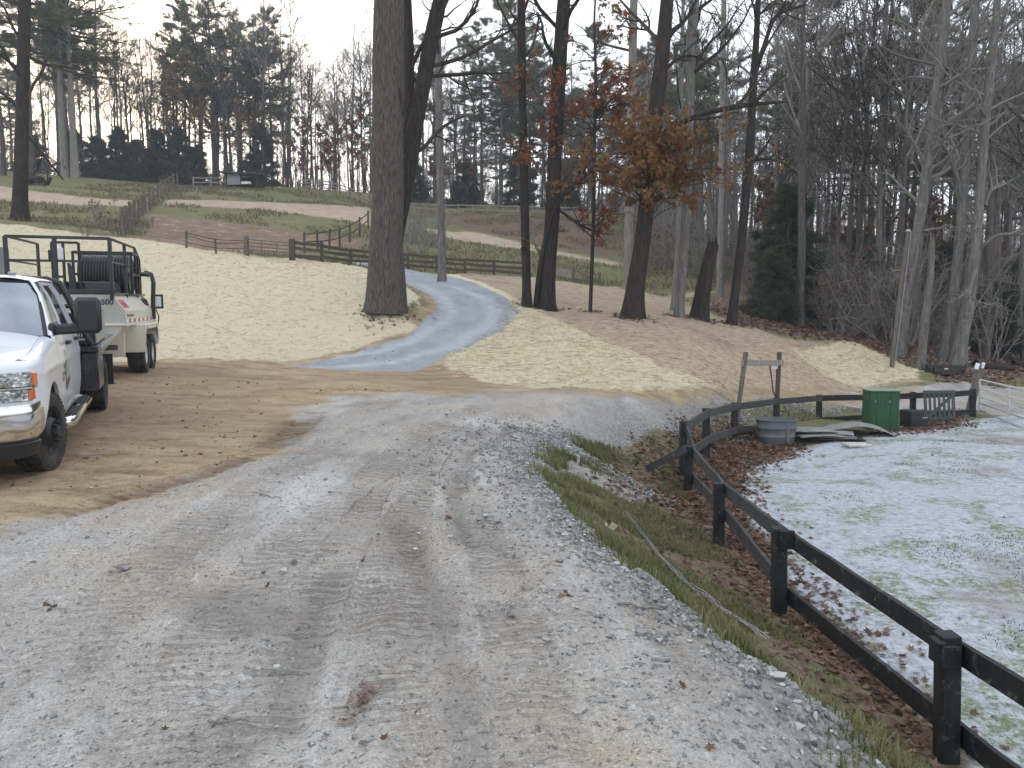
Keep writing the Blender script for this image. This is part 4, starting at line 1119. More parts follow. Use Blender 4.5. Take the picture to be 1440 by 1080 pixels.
def rail_part(root, p, q, m, h=.14, w=.04, sag=.0, name='rail'):
    p, q = np.array(p) - root.location, np.array(q) - root.location
    L = np.linalg.norm(q - p); d = unit(q - p)
    o = MB()
    rng = np.random.default_rng(int(abs(p[0] * 131 + p[1] * 17 + p[2] * 911)) % 9999)
    n = 7; t = np.linspace(-L / 2, L / 2, n)
    z = -sag * (1 - (2 * t / L) ** 2) + rng.normal(0, .004, n); yy = rng.normal(0, .003, n)
    hh = h / 2 * (1 + rng.normal(0, .02, n))
    c = .005
    rows = []
    for i in range(n):
        rows.append([[t[i], yy[i] - w / 2 + c, z[i] - hh[i]], [t[i], yy[i] + w / 2 - c, z[i] - hh[i]], [t[i], yy[i] + w / 2, z[i] - hh[i] + c], [t[i], yy[i] + w / 2, z[i] + hh[i] - c],
                     [t[i], yy[i] + w / 2 - c, z[i] + hh[i]], [t[i], yy[i] - w / 2 + c, z[i] + hh[i]], [t[i], yy[i] - w / 2, z[i] + hh[i] - c], [t[i], yy[i] - w / 2, z[i] - hh[i] + c]])
    G = np.array(rows); V = G.reshape(-1, 3); F = []
    for i in range(n - 1):
        for j in range(8): F.append([i * 8 + j, i * 8 + (j + 1) % 8, (i + 1) * 8 + (j + 1) % 8, (i + 1) * 8 + j])
    F += [list(range(8))[::-1], list(range((n - 1) * 8, n * 8))]
    o.add(V, F)
    ob = o.build(name, m, root, 30); recalc(ob)
    x = Vector(d); yv = Vector((0, 0, 1)).cross(x).normalized(); zv = x.cross(yv)
    ob.matrix_local = Matrix.Translation(Vector((p + q) / 2)) @ Matrix((x, yv, zv)).transposed().to_4x4()
    return ob

# black paddock fence: posts (base px, base py, top py), then rails by post
fp = [(1333, 1063, 891), (1096, 858, 742), (1011, 766, 679), (968, 692, 627)]
fq = [(961, 672, 592), (993, 643, 574), (1033, 612, 566), (1092, 597, 559), (1152, 588, 555), (1284, 586, 551), (1368, 584, 547)]
b0 = gp(*fp[1][:2]); fence = empty('paddock_fence', b0)
tag(fence, 'low black two-rail board fence running round the pale grit paddock', 'fence')
def world_post(a, b, t):
    g = gp(a, b); return g, pt(a, t, g[1])
near_p = [world_post(*p) for p in fp]; far_p = [world_post(*p) for p in fq]
p0b = np.array([2.66, 2.3, H(2.66, 2.3)[0]]); near_p.insert(0, (p0b, p0b + [0, 0, .78])); fp.insert(0, None)
for i, (b, t) in enumerate(near_p): post_part(fence, b, t, .115 if i else .12, M_BLACKWOOD)
for i, (b, t) in enumerate(far_p): post_part(fence, b, t, .12 if i else .11, M_BLACKWOOD)
def at(i, run, py): 
    P = run[i][0]; q = pt((fp if run is near_p else fq)[i][0], py, P[1]); return q
off = np.array([.085, 0, 0])
T = [near_p[0][0] + [0, 0, .665], at(1, near_p, 922), at(2, near_p, 757), at(3, near_p, 690), at(4, near_p, 636)]
B = [near_p[0][0] + [0, 0, .17], at(1, near_p, 1034), at(2, near_p, 838), at(3, near_p, 722), at(4, near_p, 674)]
ov = np.array([0, .03, 0])
for L_ in (T, B):
    for a, b in zip(L_[:-1], L_[1:]):
        rail_part(fence, a + off + ov * .4, b + off + ov, M_RAILWOOD if a[1] > 6.5 else M_BLACKWOOD, .145, .038)
offq = np.array([.02, -.085, 0])
T2 = [at(i, far_p, y) for i, y in enumerate((600, 580, 571, 564, 559.5, 556, 552))]
B2 = [at(i, far_p, y) for i, y in enumerate((640, 617, 604, 598, 590, 583, 579))]
for L_ in (T2, B2):
    for a, b in zip(L_[:-1], L_[1:]): rail_part(fence, a + offq, b + offq, M_RAILWOOD if a[0] < 7 else M_BLACKWOOD, .145, .04)
rail_part(fence, T[4] + off, T2[0] + [.05, 0, 0], M_RAILWOOD, .12, .035)
mb = MB(); c = near_p[1][1] - Vector(b0); mb.box(c + [-.07, -.02, -.10], (.05, .12, .15), .008); mb.box(c + [-.03, -.085, -.11], (.10, .03, .14), .006); mb.build('rail_end', M_BLACKWOOD, fence, 30)
mb = MB(); c = near_p[2][1] - Vector(b0); mb.box(c + [.045, -.075, -.09], (.13, .035, .17), .006); mb.build('splice_board', M_BLACKWOOD, fence, 30)
# loose board propped on the corner post
a, b = gp(909, 664), pt(964, 632, near_p[4][0][1] - .1)
lb_ = empty('loose_board', a); tag(lb_, 'loose grey board fallen from the corner post onto the bank', 'board')
rail_part(lb_, a + [0, 0, .03], b, M_RAILWOOD, .11, .035, name='board')

# two-post frame with cross bar beside the trough
fl = far_p[2][0] + np.array([.02, .16, 0]); fr = far_p[3][0] + np.array([.03, .15, 0])
frm = empty('hitching_frame', fl); tag(frm, 'two leaning poles joined by a grey cross board above the trough', 'frame')
lt, rt = pt(1049, 495, fl[1]), pt(1096, 495, fr[1])
post_part(frm, fl, lt, .085, M_OLDWOOD); post_part(frm, fr, rt, .09, M_DARKRAIL)
ca, cb_ = pt(1042, 510, fl[1]) - [0, .07, 0], pt(1100, 510, fr[1]) - [0, .07, 0]
rail_part(frm, ca, cb_, M_PALERAIL, .13, .035, name='cross_board')
mb = MB(); P = [pt(1082, 513, fr[1] - .1), pt(1085, 530, fr[1] - .12), pt(1087, 550, fr[1] - .12), pt(1091, 559, fr[1] - .1)]
mb.tube(np.array(P) - frm.location, .018, 6); mb.build('strap', simple('strap_brown', (.10, .06, .035), rough=.8), frm)
mb = MB(); mb.box(pt(1090, 515.5, fr[1] - .13) - Vector(frm.location), (.13, .004, .10)); mb.build('notice', M_PAPER, frm)

# oval stock tank
g = gp(1091, 622); rim = pt(1091, 590, g[1]); hh = 1.04 * (rim[2] - g[2]); wx = px_size(58, g[1]) / 2
tk = empty('water_trough', g); tag(tk, 'grey oval plastic stock tank standing in leaves inside the fence corner', 'water trough')
mb = MB(); k = 40; th = np.linspace(0, 2 * np.pi, k, endpoint=False)
prof = [(.80, 0), (.83, .03), (.86, .28), (.885, .30), (.885, .34), (.865, .36), (.92, .62), (.945, .64), (.945, .68), (.925, .70), (.955, .93), (1.0, .94), (1.02, .97), (1.0, 1.0), (.95, 1.0), (.93, .95), (.80, .12), (.0, .12)]
ring = []
for s_, z_ in prof:
    ex = np.sign(np.cos(th)) * np.abs(np.cos(th)) ** .8; ey = np.sign(np.sin(th)) * np.abs(np.sin(th)) ** .8
    ring.append(np.stack([ex * wx * s_, ey * wx * .68 * s_, np.full(k, z_ * hh)], 1))
G = np.array(ring); G = np.concatenate([G, G[:, :1]], 1); mb.grid(G)
o = recalc(mb.build('basin', M_TANK, tk, 50))
for sx in (.35,):
    mb = MB(); mb.box((wx * sx, -wx * .60, hh * .45), (.07, .06, hh * .8), .02); mb.build('drain_rib', M_TANK, tk, 40)
mb = MB(); mb.add(G[15, :-1] * [1, 1, 0] + [0, 0, hh * .72], [list(range(k))]); mb.build('water', M_WATER, tk)

# heap of rubber mats
rmg = np.random.default_rng(5)
def mat_sheet(name, label, c, w, d, rz, z0, bend, m, thick=.02, curl=0.0):
    root = empty(name, (c[0], c[1], H(c[0], c[1])[0] + z0), rz); tag(root, label, 'mat' if 'mat' in name else 'slab', None)
    n = 14; u, v = np.meshgrid(np.linspace(-.5, .5, n), np.linspace(-.5, .5, 8), indexing='ij')
    z = bend * (.25 - u ** 2) * 4 + .03 * fbm(u * 3 + c[0] * 7, v * 3, 1.3, 2) + curl * np.clip(u - .15, 0, 1) ** 1.5
    top = np.stack([u * w, v * d, z + thick], -1); bot = np.stack([u * w, v * d, z], -1)
    mb = MB(); mb.grid(top); mb.grid(bot[:, ::-1])
    for A_, B_ in ((top[0], bot[0]), (bot[-1], top[-1]), (bot[:, 0], top[:, 0]), (top[:, -1], bot[:, -1])): mb.grid(np.stack([A_, B_]))
    bm_ = mb.build('sheet', m, root, 40); b2 = bmesh.new(); b2.from_mesh(bm_.data); bmesh.ops.remove_doubles(b2, verts=b2.verts, dist=1e-4); bmesh.ops.recalc_face_normals(b2, faces=b2.faces); b2.to_mesh(bm_.data); b2.free()
    return root
mc = gp(1160, 618)
LBM = ['bottom mat of the heap, its black edge showing along the front', 'dull grey rubber mat folded low on the heap beside the trough', 'grey rubber mat in the middle of the heap, front corner sagging', 'light grey rubber mat near the top of the heap by the trough', 'topmost rubber mat of the heap, sticking out to the left']
for i, (dx, dy, w, d, rz, z0, bend) in enumerate(((.05, 0, 1.35, .95, -.12, .03, .01), (-.05, .06, 1.3, .9, -.25, .065, .015), (-.12, -.06, 1.2, .85, .02, .10, .02), (.05, .12, 1.15, .8, -.38, .14, .015), (-.28, .05, .95, .7, -.10, .18, .02))):
    mat_sheet('rubber_mat', LBM[i], mc + [dx, dy, 0], w, d, rz, z0, bend, M_RUBBER if i else M_RUBBERD)
c2 = gp(1205, 614)
mat_sheet('rubber_mat', 'long arched rubber mat draped from the heap towards the green cabinet', c2 + [.1, .25, 0], 1.5, .75, -.2, .02, .2, M_RUBBER)
c3 = gp(1206, 629)
mat_sheet('paving_slab', 'pale square slab lying in front of the mat heap', c3 + [0, .05, 0], .5, .34, .1, .015, 0, M_STONE, .05)

# green cabinet
g = gp(1243, 604); cw, ch, cd = px_size(42, g[1]), px_size(58, g[1]), .46
cbn = empty('green_cabinet', g + [0, .22, 0], -.06); tag(cbn, 'weathered green wooden cabinet with two doors standing by the black fence', 'cabinet')
mb = MB(); mb.box((0, 0, ch * .49), (cw - .02, cd, ch * .97), .008); mb.build('carcass', M_GREEN, cbn, 30)
mb = MB(); mb.box((0, -.01, ch * .985), (cw + .05, cd + .06, .03), .006); mb.build('top', M_GREENTOP, cbn, 30)
for i, (x0, x1) in enumerate(((-.47, -.27), (-.262, .17), (.178, .47))):
    mb = MB(); mb.box(((x0 + x1) / 2 * cw, -cd / 2 - .012, ch * .485), ((x1 - x0) * cw, .022, ch * .88), .004)
    dr_ = mb.build('door' if i < 2 else 'side_panel', M_GREEN, cbn, 30)
    if i < 2:
        m2 = MB(); m2.box((x1 * cw - .03 if i == 0 else (x1 - .01) * cw, -cd / 2 - .03, ch * .72), (.02, .02, .06), .004); m2.build('latch', M_STEEL, dr_, 30)
# black box and leaning slatted gate
g = gp(1290, 600)
bx = empty('feed_box', g + [0, .2, 0], .25); tag(bx, 'low black plastic box between the green cabinet and the slatted gate', 'box')
s_ = px_size(30, g[1]); mb = MB(); mb.box((-.05, 0, s_ * .42), (s_ * .72, .4, s_ * .84), .012); mb.build('body', M_BLKPLASTIC, bx, 30)
mb = MB(); mb.box((s_ * .36, -.02, s_ * .25), (s_ * .36, .34, s_ * .5), .012); mb.build('step', M_BLKPLASTIC, bx, 30)
mb = MB(); mb.box((s_ * .30, -.2, s_ * .50), (.15, .012, .03), .003); mb.build('latch', M_STEEL, bx, 30)
g = gp(1326, 594); gw, gh = px_size(47, g[1]), px_size(44, g[1])
sg = empty('slatted_gate', g + [0, .1, 0], 0.05); tag(sg, 'grey-green slatted wooden gate with a diagonal brace leaning on the black fence', 'gate')
Mx = Matrix.Rotation(R(-10), 4, 'X')
def sgp(c, d, b=.004, rot=None, nm='slat'):
    mb = MB(); mb.M = Mx; mb.box(c, d, b, rot); return mb.build(nm, M_GREYBOARD, sg, 30)
for i in range(7): sgp((-gw / 2 + .05 + i * (gw - .1) / 6, .018, gh / 2), (.062 if 0 < i < 6 else .08, .02, gh - .02))
sgp((0, -.004, gh - .045), (gw, .022, .085), nm='rail'); sgp((0, -.004, .07), (gw - .2, .022, .07), nm='rail')
dl = math.hypot(gw - .1, gh - .18); sgp((.02, -.008, gh / 2), (dl, .02, .075), rot=Matrix.Rotation(-math.atan2(gh - .18, gw - .1), 4, 'Y'), nm='brace')
# leaning gate post with a white cap, white tube gate
g = gp(1360, 583); gt = pt(1379, 511, g[1] + .2)
gpst = empty('gate_post', g); tag(gpst, 'leaning weathered wooden post with white insulator on top, hinge side of the tube gate', 'post')
post_part(gpst, g, gt, .15, M_OLDWOOD)
mb = MB(); mb.box(pt(1374, 515, g[1] + .05) - g, (.10, .05, .17), .01, Matrix.Rotation(.25, 3, 'Y')); mb.box(pt(1382, 514, g[1] + .1) - g, (.05, .1, .16), .01, Matrix.Rotation(.25, 3, 'Y')); mb.build('insulator', M_PAPER, gpst, 30)
ga = far_p[-1][0] + np.array([.12, -.05, 0])
tg = empty('tube_gate', ga); tag(tg, 'white metal tube gate with five bars, open across the track at the right edge', 'gate')
ys = ((534, 553), (546, 570), (558, 584), (567, 596), (577, 612)); Yb = ga[1] - 2.6
xa, xb = 1378, 1462
for i, (a, b) in enumerate(ys):
    p, q = pt(xa, a, ga[1]) - ga, pt(xb, b, Yb) - ga
    mb = MB(); mb.tube([p, p * .5 + q * .5, q], .024 if i == 0 else .018, 8); mb.build('bar', M_WHITEM if i in (0, 1) else M_STEEL if i > 2 else M_WHITEM, tg, 60)
for t in (0, .52, 1):
    p = pt(xa, 534, ga[1]) * (1 - t) + pt(xb, 553, Yb) * t - ga; q = pt(xa, 578, ga[1]) * (1 - t) + pt(xb, 613, Yb) * t - ga
    mb = MB(); mb.tube([p, q], .026, 8); mb.build('upright', M_WHITEM, tg, 60)

# slanting pole with conduit and wires
g = gp(1253, 519); tp = pt(1277, 326, g[1] + .3)
pol = empty('utility_pole', g); tag(pol, 'short slanting wooden pole with metal conduit rising from the pale straw patch', 'pole')
mb = MB(); mb.tube([[0, 0, -.3], (tp - g) * .5, tp - g], [.075, .07, .06], 12); mb.build('pole', M_OLDWOOD, pol, 50)
mb = MB(); d = (tp - g); mb.tube([d * .05 + [.07, -.07, 0], d * .55 + [.065, -.07, 0], d * 1.0 + [.055, -.07, .02]], .022, 8); mb.build('conduit', simple('conduit_grey', (.22, .225, .24), rough=.45, metal=.3), pol, 60)
mb = MB(); mb.tube([d * .62 + [.085, 0, 0], d * 1.0 + [.08, 0, 0]], .055, 10); mb.build('sleeve', simple('dark_sleeve', (.06, .062, .075), rough=.5), pol, 60)
mb = MB(); mb.lathe([(.0, .09), (.05, .08), (.085, .03), (.08, 0), (.0, 0)], 12, d, 'z'); mb.build('cap', M_STEEL, pol, 50)
mb = MB(); q = pt(1199, 323, g[1] + 2) - g; r_ = pt(1320, 322, g[1] + 3) - g
mb.tube([d * .985, (d + q) / 2 - [0, 0, .04], q], .008, 5); mb.tube([d * .985, (d + r_) / 2 - [0, 0, .06], r_], .008, 5); mb.build('wire', M_BLKPLASTIC, pol, 60)

# dark cart, logs
g = gp(1334, 530); L_ = px_size(56, g[1]); hC = px_size(19, g[1])
ct = empty('low_cart', g + [0, .35, 0], -.03); tag(ct, 'low dark wooden utility cart parked on leaves below the knobbly trunk', 'cart')
mb = MB(); mb.box((0, 0, hC * .5), (L_ * .68, .6, hC * .72), .012); mb.build('box', M_CART, ct, 30)
mb = MB(); mb.box((0, -.31, hC * .84), (L_ * .72, .04, .06), .008); mb.build('rail', M_CART, ct, 30)
for sx in (-1, 1):
    mb = MB()
    for yy in (-.3, .3): mb.bar((sx * L_ * .40, yy, 0), (sx * L_ * .43, yy, hC * .95), .05, .05, .005)
    mb.bar((sx * L_ * .415, -.3, hC * .5), (sx * L_ * .415, .3, hC * .5), .05, .05, .005); mb.bar((sx * L_ * .33, -.3, hC * .75), (sx * L_ * .5, -.3, hC * .75), .045, .045, .005); mb.build('end_frame', M_CART, ct, 30)
    for yy in (-.34, .34):
        mb = MB(); mb.lathe([(.0, -.03), (.09, -.03), (.1, 0), (.09, .03), (0, .03)], 14, (sx * L_ * .25, yy, .1)); mb.build('wheel', M_RUBBERD, ct, 40)
mb = MB(); mb.box((-.06, -.303, hC * .62), (.12, .006, .045)); mb.build('plate', M_PAPER, ct, 30)
for i, (a, b, r_, lb, m_) in enumerate((((1372, 518), (1425, 521), .15, 'dark fallen log lying right of the leaning gate post', BARK_OAK), ((1424, 514), (1475, 516), .11, 'thinner dark log at the right edge of the photo', BARK_OAK), ((1348, 506), (1362, 503), .06, 'short pale broken branch leaning at the knobbly trunk', BARK_DEAD))):
    p, q = gp(*a), gp(*b); lg = empty('log', p); tag(lg, lb, 'log')
    mb = MB(); n = 10; t = np.linspace(0, 1, n)[:, None]; P = (q - p) * t + [0, 0, r_ * .8] + RNG.normal(0, .03, (n, 3))
    if i == 2: P[:, 2] += t[:, 0] * .35
    trunk_mesh(mb, P, np.linspace(r_, r_ * .7, n), 10, 14, .15, RNG, 0); mb.build('wood', m_, lg, 180)

# ------------------------------------------------------------------ pasture fences
def field_fence(name, label, pts, h, rails, mpost, mrail, pw=.11, rh=.09, rw=.05, cat='fence', n=None, jitter=.02, fr=None):
    pts = np.array(pts, float)
    if n:
        s = np.concatenate([[0], np.cumsum(np.linalg.norm(np.diff(pts, axis=0), axis=1))]); t = np.linspace(0, s[-1], n)
        pts = np.stack([np.interp(t, s, pts[:, 0]), np.interp(t, s, pts[:, 1])], 1)
    g = [np.array([*p, H(p[0], p[1])[0]]) for p in [cast(*q) for q in pts]]
    root = empty(name, g[0]); tag(root, label, cat)
    rng = np.random.default_rng(len(label))
    hs = [h * rng.uniform(.93, 1.1) for _ in g]
    for q, hq in zip(g, hs): post_part(root, q, q + np.array([rng.normal(0, jitter), rng.normal(0, jitter), hq]), pw, mpost)
    for f in rails:
        for i, (a, b) in enumerate(zip(g[:-1], g[1:])):
            rail_part(root, a + np.array([0, -.07, h * f + rng.normal(0, .02)]), b + np.array([0, -.07, h * f + rng.normal(0, .02)]), mrail, rh, rw, .015)
    return root, g
field_fence('rail_fence', 'weathered post fence climbing diagonally between the two upper pastures', [(174, 332), (186, 318), (205, 300), (228, 278), (250, 260)], 1.25, (.45, .85), M_OLDWOOD, M_OLDWOOD, .13, .07, n=15, jitter=.05)
field_fence('rail_fence', 'pale rail fence below the hemlocks at the upper left', [(66, 243), (110, 248), (160, 252), (236, 258)], 1.05, (.5, .9), M_PALERAIL, M_PALERAIL, .12, .14, n=8)
field_fence('rail_fence', 'short pale rail fence left of the run-in shed', [(272, 263), (297, 263), (322, 263)], .95, (.45, .9), M_PALERAIL, M_PALERAIL, .12, .12)
field_fence('rail_fence', 'bleached rail fence curving down right of the shed towards the massive trunk', [(420, 268), (445, 268), (470, 272), (492, 280), (520, 292)], 1.1, (.35, .65, .95), M_OLDWOOD, M_PALERAIL, .11, .1, n=8)
field_fence('wire_fence', 'thin wire fence at the crest of the left straw bank', [(262, 350), (304, 356), (344, 359)], .62, (.4, .75, .97), M_OLDWOOD, M_DARKRAIL, .07, .03, .03)
field_fence('rail_fence', 'dark three-rail fence behind the crest, running past the massive trunk to the oaks', [(413, 367), (474, 371), (530, 374), (590, 379), (640, 384), (690, 387), (735, 390)], .78, (.25, .58, .9), M_DARKRAIL, M_DARKRAIL, .13, .13, .05, n=9)
field_fence('rail_fence', 'thin dark post fence curving uphill left of the massive trunk', [(428, 356), (447, 354), (463, 352), (478, 348), (492, 342), (506, 333), (518, 322)], 1.1, (.5, .92), M_DARKRAIL, M_DARKRAIL, .10, .07)
field_fence('rail_fence', 'long pale rail fence at the foot of the dense pine stand', [(560, 298), (640, 300), (720, 302), (812, 304)], .85, (.45, .92), M_PALERAIL, M_PALERAIL, .12, .11, n=13)
# wire farm gate
a, b = gp(347, 360), gp(411, 367); fg = empty('farm_gate', a); tag(fg, 'light metal farm gate closed between the wire fence and the dark rails', 'gate')
post_part(fg, a, a + [0, 0, .8], .16, M_OLDWOOD, name='gate_post'); post_part(fg, b, b + [0, 0, .85], .2, M_DARKRAIL, name='gate_post')
for i, f in enumerate((.12, .28, .42, .56, .68)):
    mb = MB(); mb.tube([np.array([0, 0, f]), (b - a) * .5 + [0, 0, f], b - a + [0, 0, f]], .028, 6); mb.build('bar', simple('gate_metal', (.16, .15, .14), rough=.5, metal=.3) if i == 0 else bpy.data.materials['gate_metal'], fg, 60)
for t in (.33, .66):
    mb = MB(); mb.tube([(b - a) * t + [0, 0, .12], (b - a) * t + [0, 0, .68]], .025, 6); mb.build('upright', bpy.data.materials['gate_metal'], fg, 60)
# low jump panel
a, b, c = gp(783, 392), gp(806, 395), gp(843, 399); jp = empty('jump_panel', a); tag(jp, 'low pale board panel with a triangular brace behind the stout black oak', 'panel')
post_part(jp, b, b + [0, 0, .75], .12, M_OLDWOOD); post_part(jp, c, c + [0, 0, .6], .12, M_OLDWOOD)
rail_part(jp, a + [0, 0, .36], b + [0, 0, .36], M_PALERAIL, .42, .05, name='panel'); rail_part(jp, b + [0, 0, .62], c + [0, 0, .12], M_OLDWOOD, .1, .05, name='brace'); rail_part(jp, b + [0, 0, .1], c + [0, 0, .1], M_OLDWOOD, .1, .05)

# run-in shed
g = gp(341, 264); sw = px_size(46, g[1]); sh = px_size(17, g[1])
shd = empty('run_in_shed', g + [0, .8, .25]); tag(shd, 'small open-fronted shed with a dark slanting roof at the top of the pasture', 'shed')
M_SHW = simple('shed_pale_boards', (.32, .335, .36), (.24, .255, .27), .7, scale=3); M_SHD = wood('shed_dark_boards', (.06, .05, .042), (.028, .024, .02), .9)
mb = MB(); mb.box((-sw * .22, -1.0, sh * .42), (sw * .42, .06, sh * .84), .01); mb.build('pale_wall', M_SHW, shd, 30)
mb = MB(); mb.box((0, 1.1, sh * .42), (sw, .08, sh * .84)); mb.box((-sw * .46, 0, sh * .42), (.08, 2.0, sh * .84)); mb.box((sw * .48, 0, sh * .4), (.08, 2.0, sh * .8)); mb.build('wall', M_SHD, shd, 30)
mb = MB(); mb.box((sw * .02, -.05, sh * .96), (sw * 1.25, 3.0, .16), .01, Matrix.Rotation(R(2.5), 3, 'Y') @ Matrix.Rotation(R(4), 3, 'X')); mb.build('roof', simple('shed_roof', (.05, .045, .042), (.03, .028, .027), .8), shd, 30)
for x in (-.02, .45):
    mb = MB(); mb.bar((x * sw, -1.05, -.5), (x * sw, -1.05, sh * .88), .1, .1, .006); mb.build('post', M_SHD, shd, 30)
mb = MB(); mb.box((sw * .16, -1.25, .12), (.9, .4, .24), .03); tr_ = mb.build('feed_trough', M_PAPER, None, 30); tr_.location = shd.location; tag(tr_, 'white trough on the ground in front of the run-in shed', 'trough')

# brush pile by the dark left tree
g = gp(48, 259); bp = empty('brush_pile', g); tag(bp, 'dark heap of cut logs beside the tree at the left edge', 'log pile')
for i in range(7):
    mb = MB(); a = np.array([RNG.normal(0, .9), RNG.normal(0, .4), .2 + .12 * (i % 3)]); d = np.array([RNG.normal(0, 1), RNG.normal(0, .6), RNG.normal(.1, .15)]); d = d / np.linalg.norm(d) * 1.1
    mb.tube([a - d * .8, a, a + d], [.16, .17, .12], 8); mb.build('log', BARK_OAK, bp, 40)
# ------------------------------------------------------------------ vehicle materials
def paint(name, c, rough=.28, coat=.6, dirt=.25, dcol=(.34, .29, .23)):
    n = NT(name)
    z = n.new('ShaderNodeSeparateXYZ'); n.put(z.inputs[0], n.pos())
    low = n.rng(z.outputs[2], 1.05, .45, 0, 1)
    d = n.math('MULTIPLY', n.math('MULTIPLY', low, n.rng(n.noise(5, 7, .7), .38, .7)), dirt)
    col = n.mix(d, n.mix(n.rng(n.noise(2, 4), .4, .7, 0, .5), c, tuple(x * .95 for x in c)), dcol)
    n.put(n.b.inputs['Coat Roughness'], .04)
    return n.set(col=col, rough=n.math('ADD', n.math('MULTIPLY', d, .5), rough), coat=coat, spec=.5)
M_WHITE = paint('truck_white', (.74, .77, .82), dirt=.55)
M_TANKW = paint('machine_cream', (.64, .60, .51), .5, .1, .9, (.22, .17, .12))
M_TANKSHADE = simple('tank_front_shaded', (.43, .43, .405), (.37, .365, .34), .6, scale=3, grime=((.26, .22, .18), .5))  # greyer version of the cream tank, front shade put into the colour
M_CHROME = NT('chrome').set(col=(.80, .79, .77), rough=.07, metal=1.0)
M_BLK = simple('black_powdercoat', (.012, .013, .018), (.009, .010, .013), .38, scale=9, coat=.2)
M_BLKB = simple('black_bed_steel', (.010, .012, .020), (.007, .008, .013), .3, scale=5, coat=.4, grime=((.06, .052, .045), .3))
M_TRIM = simple('black_trim', (.020, .021, .024), (.014, .015, .017), .5, scale=20)
M_TYRE = simple('tyre_rubber', (.030, .029, .028), (.018, .018, .018), .85, scale=14, bump=.003, grime=((.13, .105, .08), .6))
M_RIMW = simple('wheel_white', (.68, .67, .63), (.55, .53, .48), .5, scale=8, grime=((.28, .23, .17), .5))
M_AMBER = NT('amber_lens').set(col=(.62, .13, .03), rough=.08, coat=1.0)
M_RED = simple('red_paint', (.50, .05, .05), (.42, .05, .05), .5, scale=20, grime=((.55, .5, .45), .5))
M_INK = simple('dark_lettering', (.05, .045, .045), rough=.5)
M_TAUPE = simple('taupe_lettering', (.13, .095, .085), rough=.5)
M_WHITEINK = simple('white_lettering', (.78, .78, .78), rough=.5)
M_SEAT = simple('seat_cloth', (.16, .155, .145), rough=.9)
M_HOSE = simple('hose_rubber', (.030, .031, .035), (.018, .019, .022), .5, scale=20)
M_UNDER = simple('dirty_steel', (.075, .055, .042), (.04, .03, .025), .8, scale=6)
def glassmat(name, tint, ior):
    n = NT(name); tr = n.new('ShaderNodeBsdfTransparent'); gl = n.new('ShaderNodeBsdfGlossy'); fr = n.new('ShaderNodeFresnel'); mx = n.new('ShaderNodeMixShader')
    tr.inputs[0].default_value = (*tint, 1); gl.inputs['Roughness'].default_value = .02; gl.inputs['Color'].default_value = (.80, .89, 1, 1); fr.inputs[0].default_value = ior
    n.t.links.new(fr.outputs[0], mx.inputs[0]); n.t.links.new(tr.outputs[0], mx.inputs[1]); n.t.links.new(gl.outputs[0], mx.inputs[2]); n.t.links.new(mx.outputs[0], n.out.inputs[0])
    return n.m
M_GLASS = glassmat('side_glass', (.72, .73, .69), 1.5)
M_WSHIELD = glassmat('windscreen_glass', (.30, .36, .46), 4.2)
def lampmat():
    n = NT('headlamp'); c = n.ramp(n.noise(11, 4, .6, dist=1.2), [(.34, (.06, .07, .066)), (.48, (.30, .32, .31)), (.62, (.66, .67, .66))])
    n.bump(n.voro(22), 1, .01); return n.set(col=c, rough=.12, metal=.7, coat=1.0)
M_LAMP = lampmat()

def text(body, size, m, parent, origin, xdir, ydir, name='lettering', shear=0.0):
    cu = bpy.data.curves.new(name, 'FONT'); cu.body = body; cu.size = size; cu.extrude = .002; cu.shear = shear; cu.offset = .004 * size / .12
    o = bpy.data.objects.new(name, cu); cu.materials.append(m); COL.objects.link(o); o.parent = parent
    x, y = Vector(xdir).normalized(), Vector(ydir).normalized(); z = x.cross(y)
    me = bpy.data.meshes.new_from_object(o); bpy.data.objects.remove(o); o = bpy.data.objects.new(name, me); COL.objects.link(o); o.parent = parent
    o.matrix_local = Matrix.Translation(Vector(origin)) @ Matrix((x, y, z)).transposed().to_4x4()
    return o

